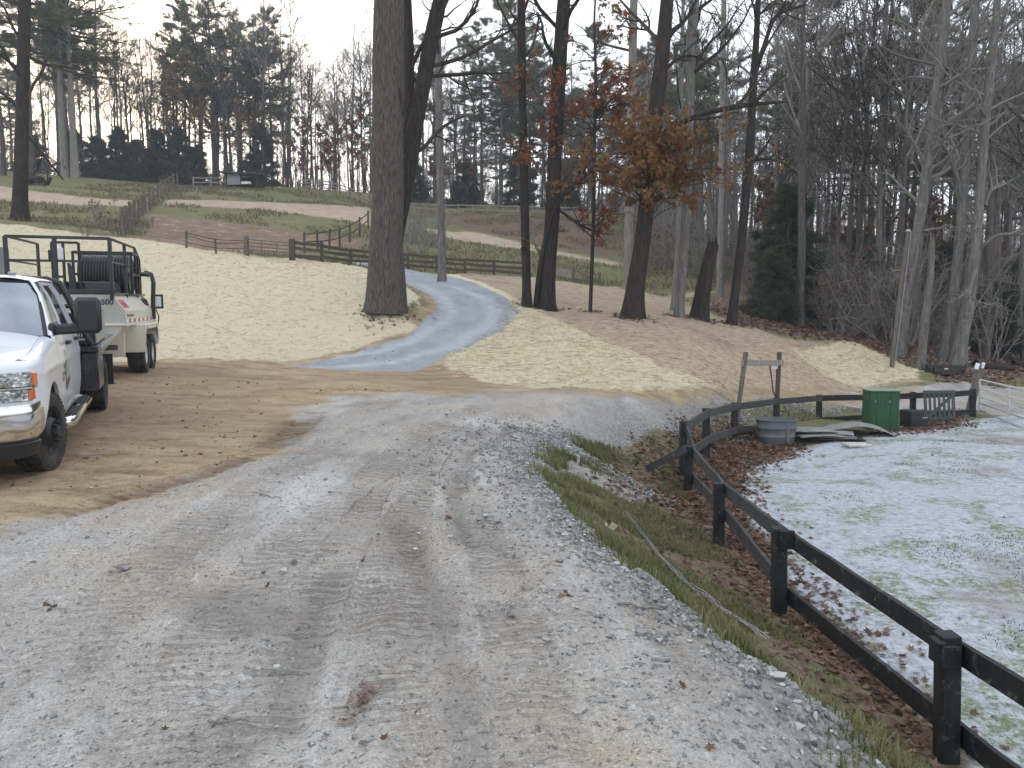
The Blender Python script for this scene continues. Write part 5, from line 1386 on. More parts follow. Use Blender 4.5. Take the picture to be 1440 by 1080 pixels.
def wheel(parent, c, r, w, steer, rim_m, side=1, dually=False, blocks=44, rr=.6):
    root = empty('wheel', c, steer); root.parent = parent
    h = w / 2
    mb = MB(); R_ = r; ri = r * rr
    mb.lathe([(ri, -h * .75), (ri * 1.08, -h * .97), (r * .86, -h * 1.02), (r * .965, -h * .86), (r * .975, -h * .45), (r * .975, h * .45), (r * .965, h * .86), (r * .86, h * 1.02), (ri * 1.08, h * .97), (ri, h * .75)], 44)
    for i in range(blocks):
        for j, (yy, ww) in enumerate(((-.74, .34), (-.30, .30), (.12, .30), (.56, .30), (.84, .22))):
            a = 2 * math.pi * (i + (.5 if j % 2 else 0)) / blocks
            mb.box((math.cos(a) * r * .982, yy * h * .98, math.sin(a) * r * .982), (r * .05, ww * h, 2 * math.pi * r / blocks * .62), .004, Matrix.Rotation(-a, 3, 'Y'))
    mb.build('tyre', M_TYRE, root, 35)
    mb = MB(); s = side
    if dually == 'front':
        prof = [(ri * 1.03, h * .78), (ri * .98, h * .80), (ri * .92, h * .62), (ri * .86, h * .30), (ri * .74, h * .38), (ri * .58, h * .95), (ri * .50, h * 1.12), (ri * .30, h * 1.16), (ri * .28, h * 1.42), (ri * .22, h * 1.5), (0, h * 1.5)]
    elif dually: prof = [(ri * 1.03, h * .78), (ri * .98, h * .80), (ri * .92, h * .5), (ri * .86, -h * .3), (ri * .6, -h * .62), (ri * .3, -h * .55), (ri * .28, -h * .1), (0, -h * .1)]
    else: prof = [(ri * 1.03, h * .78), (ri * .97, h * .82), (ri * .90, h * .55), (ri * .80, h * .05), (ri * .62, h * .22), (ri * .42, h * .30), (ri * .30, h * .30), (ri * .28, h * .62), (0, h * .66)]
    mb.lathe([(a, b * s) for a, b in prof], 32); recalc(mb.build('rim', rim_m, root, 35))
    mb = MB()
    for i in range(8):
        a = 2 * math.pi * i / 8; rad = ri * .41; y0 = {'front': h * 1.13}.get(dually, -h * .56 if dually else h * .30)
        mb.lathe([(.017, s * y0), (.017, s * (y0 + .035)), (.010, s * (y0 + .042)), (0, s * (y0 + .042))], 6, (math.cos(a) * rad, 0, math.sin(a) * rad))
    mb.build('lug_nuts', M_TRIM if rim_m is not M_RIMW else M_STEEL, root, 35)
    return root

# ------------------------------------------------------------------ pickup
TX, TY, TRZ = -5.60, 7.42, math.atan2(-.914, .406)
zf = H(TX, TY)[0]
trk = empty('pickup_truck', (TX, TY, zf + .01), TRZ); trk.rotation_euler = (0, R(1.6), TRZ)
tag(trk, 'white crew-cab pickup with chrome bumper, big black tow mirrors and a black flatbed', 'pickup truck')
def yb(x, z):
    y = 1.0 - .16 * np.clip(z - .98, 0, 1) ** 1.6 - .20 * np.clip(.72 - z, 0, 1) ** 1.4 - .10 * np.clip((x - .30) / .5, 0, 2) ** 2
    return y + .012 * np.exp(-((z - 1.06) / .035) ** 2)
def zt(x): return 1.345 - .165 * np.clip((x + .5) / 1.3, 0, 1) ** 1.3
def arch(x, R_=.50, zc=.41, lo=.50): return np.where(np.abs(x) < R_, np.maximum(zc + np.sqrt(np.clip(R_ ** 2 - x ** 2, 0, None)), lo), lo)
def side_panel(name, xs, zb, ztop, m, roll=0.0, flange=.035):
    out = []
    for s in (1, -1):
        cols = []
        for x in xs:
            b, t = float(zb(x)), float(ztop(x)); t1 = t - (.10 if roll else 0)
            zs = np.linspace(b, t1, 18); ys = yb(x, zs)
            col = [[x, ys[0] - flange, b + .004]] + [[x, y, z] for y, z in zip(ys, zs)]
            if roll:
                for p in np.linspace(12, 90, 7): col.append([x, ys[-1] - roll * (1 - math.cos(R(p))), t1 + .10 * math.sin(R(p))])
            else: col.append([x, ys[-1] - flange, t])
            cols.append(col)
        G = np.array(cols); e0, e1 = G[:1].copy(), G[-1:].copy(); e0[..., 1] -= flange; e1[..., 1] -= flange
        G = np.concatenate([e0, G, e1]); G[..., 1] *= s
        mb = MB(); mb.grid(G if s > 0 else G[::-1]); out.append(recalc(mb.build(name, m, trk, 40)))
    return out
side_panel('front_fender', np.unique(np.concatenate([np.linspace(-.51, -.5, 2), np.linspace(-.499, .499, 56), np.linspace(.5, .68, 8)])), lambda x: arch(x) if x < .5 else .66, zt, M_WHITE, .13)
doors = side_panel('front_door', np.linspace(-.522, -1.50, 26), lambda x: .54, lambda x: 1.345, M_WHITE)
rdoors = side_panel('rear_door', np.linspace(-1.512, -2.36, 24), lambda x: .54, lambda x: 1.345, M_WHITE)
side_panel('cab_corner', np.linspace(-2.372, -2.62, 8), lambda x: .54, lambda x: 1.345, M_WHITE)
side_panel('rocker', np.linspace(-.52, -2.6, 20), lambda x: .43, lambda x: .536, M_WHITE, 0, .05)
# wheel arch liners and dark underbody
mb = MB()
for s in (1, -1):
    a = np.linspace(-.12, math.pi + .12, 20); G = np.array([[[.505 * math.cos(t), s * y, .41 + .505 * math.sin(t)] for t in a] for y in (.42, .97)]); mb.grid(G)
    mb.box((0, s * .42, .75), (1.0, .02, .75))
mb.box((-1.5, 0, .56), (2.1, 1.7, .12)); mb.box((.1, 0, .62), (1.5, .8, .35)); mb.box((-3.4, 0, .70), (5.6, .86, .18), .02)
mb.build('underbody', M_TRIM, trk, 40)
# hood
ny = 41; yy = np.linspace(-1, 1, ny); xs = np.linspace(.86, -.46, 30); G = []
for x in xs:
    w = float(yb(x, zt(x) - .1)) - .135
    w = w if x < .76 else w - .10 * ((x - .76) / .10) ** 2
    crown = .085 * (1 - np.abs(yy) ** 2.6); bulge = .03 * np.clip(1 - ((np.abs(yy) - .42) / .2) ** 2, 0, 1) ** 2 * np.clip((.8 - x) / .4, 0, 1)
    z = zt(x) - .002 + crown + bulge - .075 * np.clip((x - .70) / .16, 0, 1) ** 2
    xx = x + .05 * (1 - np.abs(yy) ** 3) * np.clip((x - .5) / .3, 0, 1) + (.09 * (1 - yy ** 2) * np.clip((-.1 - x) / .36, 0, 1))
    G.append(np.stack([xx, yy * w, z], 1))
mb = MB(); mb.grid(np.array(G)); recalc(mb.build('bonnet', M_WHITE, trk, 60))
# front face along a plan curve
_cv = np.array([(.925, 0), (.925, .30), (.918, .52), (.90, .69), (.868, .80), (.82, .875), (.76, .925), (.68, float(yb(.68, .95)))])
def curve(t, off=0.0):
    s = np.concatenate([[0], np.cumsum(np.linalg.norm(np.diff(_cv, axis=0), axis=1))]); u = np.linspace(0, s[-1], 80)
    q = np.stack([np.interp(u, s, _cv[:, 0]), np.interp(u, s, _cv[:, 1])], 1)
    for _ in range(30): q[1:-1] = (q[:-2] + 2 * q[1:-1] + q[2:]) / 4
    tn = np.gradient(q, axis=0); tn /= np.linalg.norm(tn, axis=1, keepdims=True); nn = np.stack([tn[:, 1], -tn[:, 0]], 1)
    q = q + nn * off; k = np.atleast_1d(t) * 79
    return np.stack([np.interp(k, np.arange(80), q[:, 0]), np.interp(k, np.arange(80), q[:, 1])], 1)
def front_strip(name, t0, t1, zs, offs, m, sides=(1, -1), n=24, parent=None, smooth=50, joined=False):
    full = MB()
    for s in sides:
        G = np.array([[[*p, z] for p in curve(np.linspace(t0, t1, n), o)] for z, o in zip(zs, offs)]); G[..., 1] *= s
        mb = full if joined else MB(); mb.grid(G if s > 0 else G[:, ::-1])
        if not joined: r_ = recalc(mb.build(name, m, parent or trk, smooth))
    if joined: r_ = recalc(full.build(name, m, parent or trk, smooth))
    return r_
front_strip('front_panel', 0, 1, (.66, .70, .80, 1.12, 1.15, 1.175, 1.19), (-.04, 0, 0, 0, -.01, -.05, -.16), M_WHITE, joined=True)
front_strip('grille', 0, .50, (.79, .80, 1.10, 1.11), (.0, .02, .02, .0), M_TRIM, joined=True)
for z in (.83, .95, 1.07): front_strip('grille_bar', 0, .50, (z - .022, z - .018, z + .018, z + .022), (.0, .04, .04, .0), M_CHROME, joined=True)
for s in (1, -1):
    hl = empty('headlight', (0, 0, 0)); hl.parent = trk
    front_strip('lens', .545, .90, (.815, .825, .93, .935), (.0, .022, .022, .004), M_LAMP, (s,), parent=hl); front_strip('lens', .545, .90, (.955, .96, 1.085, 1.095), (.004, .022, .022, .0), M_LAMP, (s,), parent=hl)
    front_strip('divider', .54, .97, (.935, .937, .953, .955), (.0, .030, .030, .0), M_CHROME, (s,), parent=hl)
    front_strip('indicator', .90, .985, (.955, .96, 1.075, 1.085), (.004, .022, .018, .0), M_AMBER, (s,), parent=hl)
    front_strip('side_lamp', .86, .93, (.83, .835, .92, .93), (.012, .026, .026, .012), M_AMBER, (s,), parent=hl)
# bumper, valance
zs = (.45, .465, .52, .62, .72, .775, .80, .80); of = (.05, .08, .105, .115, .11, .105, .09, .0)
_cv_keep = _cv.copy()
_cv = np.array([(.955, 0), (.955, .35), (.935, .58), (.89, .74), (.82, .83), (.73, .865), (.60, .87)])
front_strip('bumper', 0, 1, zs, of, M_CHROME, joined=True, n=40)
front_strip('air_dam', 0, .93, (.30, .31, .44, .452), (-.05, .06, .10, .08), M_TRIM, joined=True)
_cv = _cv_keep
# cab upper
def yu(z): return .955 - .335 * np.clip(z - 1.34, 0, 1) - .06 * np.clip((z - 1.75) / .2, 0, 1) ** 2
def side_quad(name, P, m, off=0.0, n=6, sides=(1, -1), parent=None, depth=.03):
    for s in sides:
        P_ = np.array(P, float); a, b, c, d = P_
        G = np.array([[(a * (1 - u) + b * u) * (1 - v) + (d * (1 - u) + c * u) * v for u in np.linspace(0, 1, n)] for v in np.linspace(0, 1, n)])
        F3 = np.stack([G[..., 0], (yu(G[..., 1]) + off), G[..., 1]], -1)
        if depth:
            def pad(A):
                t = A[:1].copy(); t[..., 1] -= depth; bt = A[-1:].copy(); bt[..., 1] -= depth; A = np.concatenate([t, A, bt])
                l = A[:, :1].copy(); l[..., 1] = np.minimum(l[..., 1], l[..., 1] - depth); r = A[:, -1:].copy(); r[..., 1] -= depth
                return np.concatenate([l, A, r], 1)
            F3 = pad(F3)
        F3[..., 1] *= s
        mb = MB(); mb.grid(F3 if s > 0 else F3[::-1]); o_ = recalc(mb.build(name, m, parent or trk, 40))
    return o_
for nm, P in (('pillar', [(-.53, 1.35), (-.70, 1.35), (-1.26, 1.87), (-1.13, 1.90)]), ('pillar', [(-1.455, 1.35), (-1.535, 1.35), (-1.60, 1.90), (-1.53, 1.90)]), ('pillar', [(-2.34, 1.35), (-2.62, 1.35), (-2.56, 1.90), (-2.22, 1.90)]),
              ('roof_rail', [(-1.12, 1.88), (-2.56, 1.895), (-2.52, 1.965), (-1.20, 1.955)])): side_quad(nm, P, M_WHITE)
side_quad('front_window', [(-.68, 1.335), (-1.46, 1.335), (-1.535, 1.885), (-1.24, 1.885)], M_GLASS, -.014, depth=0)
side_quad('rear_window', [(-1.53, 1.335), (-2.35, 1.335), (-2.24, 1.885), (-1.59, 1.885)], M_GLASS, -.014, depth=0)
for P in ([(-.68, 1.345), (-1.455, 1.345), (-1.455, 1.362), (-.70, 1.362)], [(-1.535, 1.345), (-2.35, 1.345), (-2.35, 1.362), (-1.535, 1.362)]): side_quad('window_seal', P, M_TRIM, .004, depth=.02)
yy = np.linspace(-1, 1, 21); G = []
for v in np.linspace(0, 1, 12):
    hw = .895 * (1 - v) + .745 * v; x0 = -.36 * (1 - v) - 1.12 * v; z0 = 1.345 * (1 - v) + 1.945 * v + .03 * math.sin(v * 3.1416)
    G.append(np.stack([x0 - (.17 - .06 * v) * yy ** 2, yy * hw, z0 - .03 * v * yy ** 2 + 0 * yy], 1))
G = np.array(G); mb = MB(); mb.grid(G); recalc(mb.build('windscreen', M_WSHIELD, trk, 60))
for s in (1, -1):
    e = G[:, -1 if s > 0 else 0]; o2 = e + np.array([-.03, s * .05, .004]); o2[:, 1] = s * np.minimum(yu(np.clip(o2[:, 2], 1.34, 2)), np.abs(o2[:, 1]) + .03)
    i2 = e + np.array([.012, -s * .025, .008]); i1 = e + np.array([.004, 0, .012])
    mb = MB(); mb.grid(np.stack([i2, i1, e + np.array([-.005, s * .012, .006])])); recalc(mb.build('windscreen_seal', M_TRIM, trk, 60))
    o3 = o2 + np.array([-.10, 0, 0]); o3[:, 1] = s * (yu(np.clip(o3[:, 2], 1.34, 2)) - .004)
    mb = MB(); mb.grid(np.stack([e + np.array([-.005, s * .012, .006]), o2, o3])); recalc(mb.build('windscreen_pillar', M_WHITE, trk, 60))
b = G[0]; mb = MB(); mb.grid(np.stack([b + [.0, 0, .006], b + [.06, 0, -.01], b + [.13, 0, -.05]])); recalc(mb.build('cowl', M_TRIM, trk, 60))
xs = np.linspace(-1.11, -2.60, 24); Gr = []
yr = np.linspace(-1, 1, 31)
for x in xs:
    z = 1.955 + .055 * (1 - np.abs(yr) ** 2.4) - .10 * np.clip(np.abs(yr) - .93, 0, 1) - .03 * np.clip((x + 1.25) / .14, 0, 1) ** 2 - .05 * np.clip((-2.45 - x) / .15, 0, 1) ** 2 + .008 * np.cos(yr * 9)
    xx = x - .11 * yr ** 2 * np.clip((x + 1.6) / .49, 0, 1); Gr.append(np.stack([xx, yr * .742, z], 1))
mb = MB(); mb.grid(np.array(Gr)); recalc(mb.build('roof', M_WHITE, trk, 60))
for y in (-.5, -.25, 0, .25, .5):
    mb = MB(); mb.box((-1.30, y, 2.018), (.10, .075, .035), .012); mb.build('marker_light', M_STEEL, trk, 40)
mb = MB(); mb.box((-2.58, 0, 1.62), (.05, 1.45, .66), .01); mb.box((-2.60, 0, .95), (.05, 1.86, .85), .01); mb.build('cab_back', M_WHITE, trk, 40)
mb = MB(); mb.box((-.72, 0, 1.18), (.45, 1.6, .22), .06)
for y in (.42, -.42):
    mb.box((-1.62, y, 1.12), (.14, .50, .66), .05); mb.box((-1.64, y, 1.56), (.10, .26, .20), .04)
mb.box((-2.45, 0, 1.10), (.14, 1.4, .6), .05); mb.build('interior', M_SEAT, trk, 40)
mb = MB(); a = np.linspace(0, 6.283, 21); mb.tube(np.stack([-1.02 + .08 * np.sin(a), .42 + .19 * np.cos(a), 1.33 + .18 * np.sin(a)], 1), .016, 6, False); mb.build('steering_wheel', M_TRIM, trk, 60)
for d_, xh in ((doors, -1.38), (rdoors, -2.24)):
    for s, o_ in zip((1, -1), d_):
        mb = MB(); mb.box((xh, s * (float(yb(xh, 1.22)) + .035), 1.225), (.22, .028, .045), .012); mb.box((xh + .085, s * (float(yb(xh, 1.22)) + .012), 1.225), (.035, .04, .04), .008); mb.box((xh - .085, s * (float(yb(xh, 1.22)) + .012), 1.225), (.035, .04, .04), .008)
        mb.build('handle', M_TRIM, o_, 40)
for s in (1, -1):                                                    # tow mirrors
    mr = empty('mirror', (0, 0, 0)); mr.parent = trk
    mb = MB(); mb.bar((-.70, s * .90, 1.40), (-.70, s * 1.27, 1.425), .10, .115, .03); mb.box((-.68, s * .93, 1.395), (.20, .05, .17), .02); mb.build('arm', M_TRIM, mr, 40)
    mb = MB(); mb.box((-.69, s * 1.28, 1.56), (.11, .27, .40), .045); mb.build('housing', M_TRIM, mr, 40)
    mb = MB(); mb.box((-.752, s * 1.28, 1.57), (.012, .22, .33), .004); mb.build('mirror_glass', M_CHROME, mr, 40)
    rb = empty('running_board', (0, 0, 0)); rb.parent = trk
    mb = MB(); mb.tube([(-.42, s * .88, .41), (-.52, s * 1.03, .40), (-.62, s * 1.07, .40), (-2.45, s * 1.07, .40), (-2.56, s * 1.02, .40), (-2.62, s * .88, .41)], .062, 12); mb.build('tube', M_CHROME, rb, 60)
    for x in (-1.05, -1.98):
        mb = MB(); mb.box((x, s * 1.065, .462), (.62, .115, .016), .006)
        for k in range(9): mb.box((x - .26 + k * .065, s * 1.065, .472), (.03, .10, .008), .003)
        mb.build('step_pad', M_TRIM, rb, 40)
# lettering on the front doors: a tall thin L with slanted small lines beside it
for s, o_ in zip((1, -1), doors):
    def flat(polys, m, nm):
        mb = MB()
        for P in polys:
            P = np.array(P, float); a, b, c, d = P
            g = np.array([[(a * (1 - u) + b * u) * (1 - v) + (d * (1 - u) + c * u) * v for u in np.linspace(0, 1, 5)] for v in np.linspace(0, 1, 7)])
            mb.grid(np.stack([g[..., 0], s * (yb(g[..., 0], g[..., 1]) + .005), g[..., 1]], -1))
        recalc(mb.build(nm, m, o_, 60))
    flat([[(-.99, .72), (-1.05, .76), (-1.06, 1.16), (-1.03, 1.15)], [(-.99, .70), (-1.36, .78), (-1.36, .86), (-1.05, .79)]], M_TAUPE, 'door_logo')
    flat([[(-1.14 - .055 * k, .86 + .012 * k), (-1.16 - .055 * k, .865 + .012 * k), (-1.17 - .055 * k, .98 + .02 * k), (-1.15 - .055 * k, .97 + .02 * k)] for k in range(4)], simple('faded_lettering', (.42, .33, .27), rough=.6) if s > 0 else bpy.data.materials['faded_lettering'], 'door_lettering')
    st = []
    for r_, (z0, x0, n_) in enumerate(((.965, -.86, 4), (.895, -.74, 7), (.835, -.70, 4))):
        for k in range(n_): x = x0 - k * .042; st.append([(x, z0 - .012 + .004 * (k % 3)), (x - .026, z0 - .008), (x - .034, z0 + .045 - .012 * (k % 2)), (x - .012, z0 + .042)])
    flat(st, M_INK, 'door_small_lettering')
# black flatbed, rack, boxes
mb = MB(); mb.box((-4.25, 0, 1.045), (3.05, 2.42, .09), .012); mb.build('flatbed_deck', M_BLKB, trk, 40)
for s in (1, -1):
    mb = MB(); mb.box((-3.17, s * .98, .735), (.82, .44, .52), .015); bx_ = mb.build('lower_toolbox', M_BLKB, trk, 40)
    mb = MB(); mb.box((-3.2, s * 1.205, .88), (.10, .016, .06), .004); mb.build('latch', M_STEEL, bx_, 40)
    mb = MB(); mb.box((-3.65, s * .965, 1.31), (1.7, .42, .44), .015); ub = mb.build('upper_toolbox', M_BLKB, trk, 40)
    mb = MB(); mb.box((-3.66, s * 1.178, 1.30), (1.6, .012, .36), .004); mb.build('toolbox_sheen', M_STEEL, ub, 40)  # pale steel sheet standing in for the reflection on the black box side
    mb = MB()
    for P in ([(.86, 1.15), (.885, 1.15), (.882, 1.32), (.872, 1.33)], [(.86, 1.148), (1.06, 1.165), (1.05, 1.185), (.88, 1.18)]) + tuple([[(.90 + .035 * k, 1.205), (.92 + .035 * k, 1.205), (.925 + .035 * k, 1.25 + .012 * (k % 2)), (.905 + .035 * k, 1.25)] for k in range(4)]):
        mb.add([[-2.797, s * a, z] for a, z in P], [[0, 1, 2, 3]])
    mb.build('toolbox_logo', M_WHITEINK, ub, 60)
    mb = MB(); mb.box((-5.1, s * 1.02, .55), (.03, .42, .5), .004); mb.build('mudflap', M_RUBBERD, trk, 40)
    mb = MB(); mb.box((-4.4, s * 1.215, 1.045), (2.7, .012, .06), .003); mb.build('bed_edge', M_STEEL, trk, 40)
rk = empty('headache_rack', (0, 0, 0)); rk.parent = trk
mb = MB()
for s in (1, -1):
    mb.tube([(-2.72, s * .45, 1.97), (-2.72, s * .66, 1.97), (-2.72, s * .80, 1.92), (-2.72, s * .90, 1.70), (-2.72, s * 1.02, 1.35), (-2.74, s * 1.14, 1.10)], .042, 10)
mb.tube([(-2.72, -.5, 1.97), (-2.72, .5, 1.97)], .042, 10); mb.tube([(-2.72, -.9, 1.62), (-2.72, .9, 1.62)], .03, 8)
for y in (-.45, -.15, .15, .45): mb.tube([(-2.72, y, 1.1), (-2.72, y, 1.96)], .025, 8)
mb.build('rack_tubes', M_BLK, rk, 60)
wheel(trk, (0, .85, .40), .402, .26, R(-13), M_TRIM, 1, 'front'); wheel(trk, (0, -.85, .40), .402, .26, R(-13), M_TRIM, -1, 'front')
for s in (1, -1):
    wheel(trk, (-4.38, s * 1.04, .40), .402, .25, 0, M_TRIM, s, 'rear'); wheel(trk, (-4.38, s * .74, .40), .402, .25, 0, M_TRIM, s, 'rear')

# ------------------------------------------------------------------ hydro seeding trailer
SX, SY = -8.98, 16.55
thr = R(17.0); TF = np.array([math.sin(thr), -math.cos(thr)])
sz = min(H(SX + TF[0] * .45, SY + TF[1] * .45)[0], H(SX + TF[1] * -1.2, SY + TF[0] * 1.2)[0])
trl = empty('seeding_trailer', (SX, SY, sz), math.atan2(TF[1], TF[0])); trl.rotation_euler = (0, R(.8), math.atan2(TF[1], TF[0]))
tag(trl, 'cream tank trailer with black railing and hose reel on top, hitched behind the white pickup', 'trailer')
XF, XB = 1.85, -1.95
sec = [(0, .72), (.50, .88), (.93, 1.42), (.935, 1.68), (.70, 1.99), (-.70, 1.99), (-.935, 1.68), (-.93, 1.42), (-.50, .88)]
mb = MB(); n_ = len(sec); V = [[XF, a, b] for a, b in sec] + [[XB, a, b] for a, b in sec]
F = [[i, (i + 1) % n_, (i + 1) % n_ + n_, i + n_] for i in range(n_)] + [list(range(n_, 2 * n_))]
mb.add(V, F); recalc(mb.build('tank', M_TANKW, trl, 20))
mb = MB(); mb.add([[XF, a, b] for a, b in sec], [list(range(n_))]); mb.build('tank_front', M_TANKSHADE, trl, 20)
mb = MB()
for s in (1, -1): mb.box((-.05, s * .952, 1.40), (3.85, .03, .05), .008)
mb.box((XF + .012, 0, 1.41), (.03, 1.86, .05), .008); mb.build('tank_rib', M_TANKW, trl, 30)
tape_w, tape_r = MB(), MB()
for k in range(14):
    x = XF - .06 - k * .27
    (tape_r if k % 2 else tape_w).add([[x, .9365 + .001 * (k % 2), 1.435], [x - .27, .9365 + .001 * (k % 2), 1.435], [x - .27, .938, 1.51], [x, .938, 1.51]], [[0, 1, 2, 3]])
tape_w.build('reflective_tape', M_PAPER, trl); tape_r.build('reflective_tape', M_RED, trl)
sl = Vector((0, -.235, .31)).normalized()
text('FINN', .27, M_RED, trl, Vector((XF - .10, .935, 1.68)) + sl * .07 + Vector((0, .003, .002)), (-1, 0, 0), sl, 'logo_lettering', .15)
text('500', .145, M_INK, trl, (XF + .004, .52, 1.80), (0, 1, 0), (0, 0, 1), 'number_lettering')
text('T60', .09, M_INK, trl, (XF - .12, .939, 1.58), (-1, 0, 0), (0, 0, 1), 'model_lettering') if False else None
mb = MB()
for k in range(6): mb.box((XF - .22 - .13 * k, .939, 1.59 - .012 * (k % 2)), (.07, .004, .035))
mb.build('small_lettering', M_INK, trl)
mb = MB()
a = np.linspace(0, 6.283, 17)
mb.tube([Vector((-1.35, .935, 1.68)) + sl * (.21 + .085 * math.sin(t)) + Vector((.24 * math.cos(t), .012, .008)) for t in a], .028, 6, False); mb.build('port_ring', M_BLK, trl, 60)
# deck, railing
mb = MB(); mb.box((-.05, 0, 2.015), (3.8, 1.5, .04), .006); mb.box((XF - .02, 0, 2.05), (.05, 1.56, .08), .006); mb.build('deck', M_BLK, trl, 30)
def rails(paths, r_, nm):
    mb = MB()
    for P in paths:
        for p, q in zip(P[:-1], P[1:]): mb.bar(p, q, 2 * r_, 2 * r_, .006)
    return mb.build(nm, M_BLK, trl, 30)
zt_, zm = 3.06, 2.62; yl, yr_ = .72, -1.03
rails([[(XF, yr_, zt_), (XF, yl, zt_)]], .028, 'railing_top'); rails([[(XF, yr_, zm), (XF, yl, zm)]], .022, 'railing_mid')
rails([[(XF, yl, zt_), (-.9, yl, zt_), (-1.5, yl, 2.82), (-1.5, yl, 2.0)]], .022, 'railing_top'); rails([[(XF, yl, zm), (-.9, yl, zm)]], .018, 'railing_mid')
rails([[(XF, yr_, zt_), (-.2, yr_, zt_)]], .022, 'railing_top'); rails([[(XF, yr_, zm), (-.2, yr_, zm)]], .018, 'railing_mid')
for p, r_ in (((XF, yl), .034), ((.35, yl), .030), ((-.9, yl), .026), ((XF, -.22), .034), ((XF, yr_), .034), ((-.2, yr_), .028)): rails([[(p[0], p[1], 1.9), (p[0], p[1], zt_)]], r_, 'railing_post')
rails([[(.9, -.50, 2.0), (.9, -.50, 3.03), (.9, -.02, 3.03), (.9, -.02, 2.0)], [(.9, -.50, 2.35), (.9, -.3, 2.35)], [(.9, -.3, 2.0), (.9, -.3, 3.03)]], .024, 'ladder_gate')
mb = MB(); mb.box((1.0, -.46, 2.76), (.08, .16, .22), .01); mb.build('control_box', M_TRIM, trl, 30)
mb = MB(); mb.box((1.0, -.34, 2.80), (.07, .12, .24), .008); mb.build('control_box', M_PAPER, trl, 30)
mb = MB(); mb.tube([(1.0, -.14, 2.02), (1.0, -.14, 2.3), (1.0, -.19, 2.62)], [.07, .065, .03], 8); mb.tube([(1.03, -.42, 2.65), (1.03, -.40, 2.55), (1.03, -.45, 2.48)], .012, 5); mb.build('spray_gun', M_HOSE, trl, 60)
mb = MB(); mb.box((.55, .12, 2.15), (.5, .95, .22), .02); mb.build('engine_cover', M_BLKB, trl, 30)
# hose reel
rl = empty('hose_reel', (-.45, .22, 2.44)); rl.parent = trl
w_ = .46; prof = [(.0, -w_)] + [(.30 + .035 * abs(math.sin(k * math.pi / 4)), -w_ + 2 * w_ * k / 72) for k in range(73)] + [(.0, w_)]
prof = [(.0, -w_), (.40, -w_)] + [(.40 + .028 * abs(math.sin(k * math.pi / 6)), -w_ + 2 * w_ * k / 96) for k in range(97)] + [(.40, w_), (.0, w_)]
mb = MB(); mb.lathe(prof, 40); mb.build('hose_coil', M_HOSE, rl, 60)
mb = MB()
for s in (1, -1): mb.lathe([(.36, s * (w_ + .01)), (.44, s * (w_ + .01)), (.44, s * (w_ + .03)), (.36, s * (w_ + .03))], 32)
mb.build('flange', M_BLK, rl, 40)
mb = MB()
for x in (-.42, .42):
    for y in (-.56, .56): mb.bar((x, y, -.42), (x, y, .46), .05, .05, .005)
    mb.bar((x, -.56, .46), (x, .56, .46), .05, .05, .005)
for y in (-.56, .56): mb.bar((-.42, y, .46), (.42, y, .46), .05, .05, .005); mb.bar((-.42, y, 0), (.42, y, 0), .05, .05, .005)
mb.build('reel_frame', M_BLK, rl, 30)
mb = MB(); mb.tube([(-1.75, .80, 2.55), (-1.6, .95, 2.5), (-1.5, 1.0, 2.3), (-1.5, .98, 2.0), (-1.55, .96, 1.7), (-1.6, .96, 1.45)], .05, 8); mb.tube([(-1.45, .72, 2.5), (-1.5, .92, 2.48)], .05, 8); mb.build('discharge_hose', M_HOSE, trl, 60)
mb = MB(); mb.box((-1.7, 1.05, 1.86), (.05, .24, .34), .01); wl_ = mb.build('work_light', M_BLK, trl, 30)
mb = MB(); mb.box((-1.672, 1.05, 1.86), (.008, .15, .24), .003); mb.build('lens', M_PAPER, wl_, 30)
mb = MB(); mb.tube([(-1.7, 1.0, 1.68), (-1.7, 1.06, 1.5), (-1.7, 1.02, 1.25), (-1.7, .9, 1.2)], .014, 5); mb.build('cable', M_HOSE, trl, 60)
# chassis, fenders, wheels, drawbar
mb = MB(); mb.box((0, .45, 1.0), (4.2, .10, .16), .01); mb.box((0, -.45, 1.0), (4.2, .10, .16), .01)
for x in (-1.8, -.45, .45, 1.75): mb.box((x, 0, .96), (.10, 1.5, .10), .01)
for x in (-.45, .45): mb.tube([(x, -1.05, .74), (x, 1.05, .74)], .055, 8)
mb.bar((2.0, .45, 1.0), (3.25, .03, .94), .09, .12, .01); mb.bar((2.0, -.45, 1.0), (3.25, -.03, .94), .09, .12, .01); mb.build('chassis', M_UNDER, trl, 30)
mb = MB(); mb.box((1.25, .55, 1.05), (.05, .5, .62), .01); mb.build('support_plate', M_TANKW, trl, 30)
for s in (1, -1):
    mb = MB(); mb.box((.93, s * .90, 1.08), (.03, .46, .54), .008); mb.box((0, s * .90, 1.365), (1.88, .48, .03), .008); mb.box((-.93, s * .90, 1.12), (.03, .46, .46), .008)
    mb.prism([(.945, .82), (.945, 1.375), (.60, 1.375), (.84, 1.22), (.90, 1.0)], s * 1.132, s * 1.142); mb.prism([(-.945, .95), (-.945, 1.375), (-.60, 1.375), (-.84, 1.22)], s * 1.132, s * 1.142)
    mb.box((0, s * 1.137, 1.33), (1.2, .012, .09), .003); mb.build('fender', M_TANKW, trl, 30)
    for x in (.45, -.45): wheel(trl, (x, s * .92, .385), .39, .34, 0, M_RIMW, s, False, 40, .58)

for c_ in trl.children:
    if not c_.name.startswith('wheel'): c_.location.z -= .36
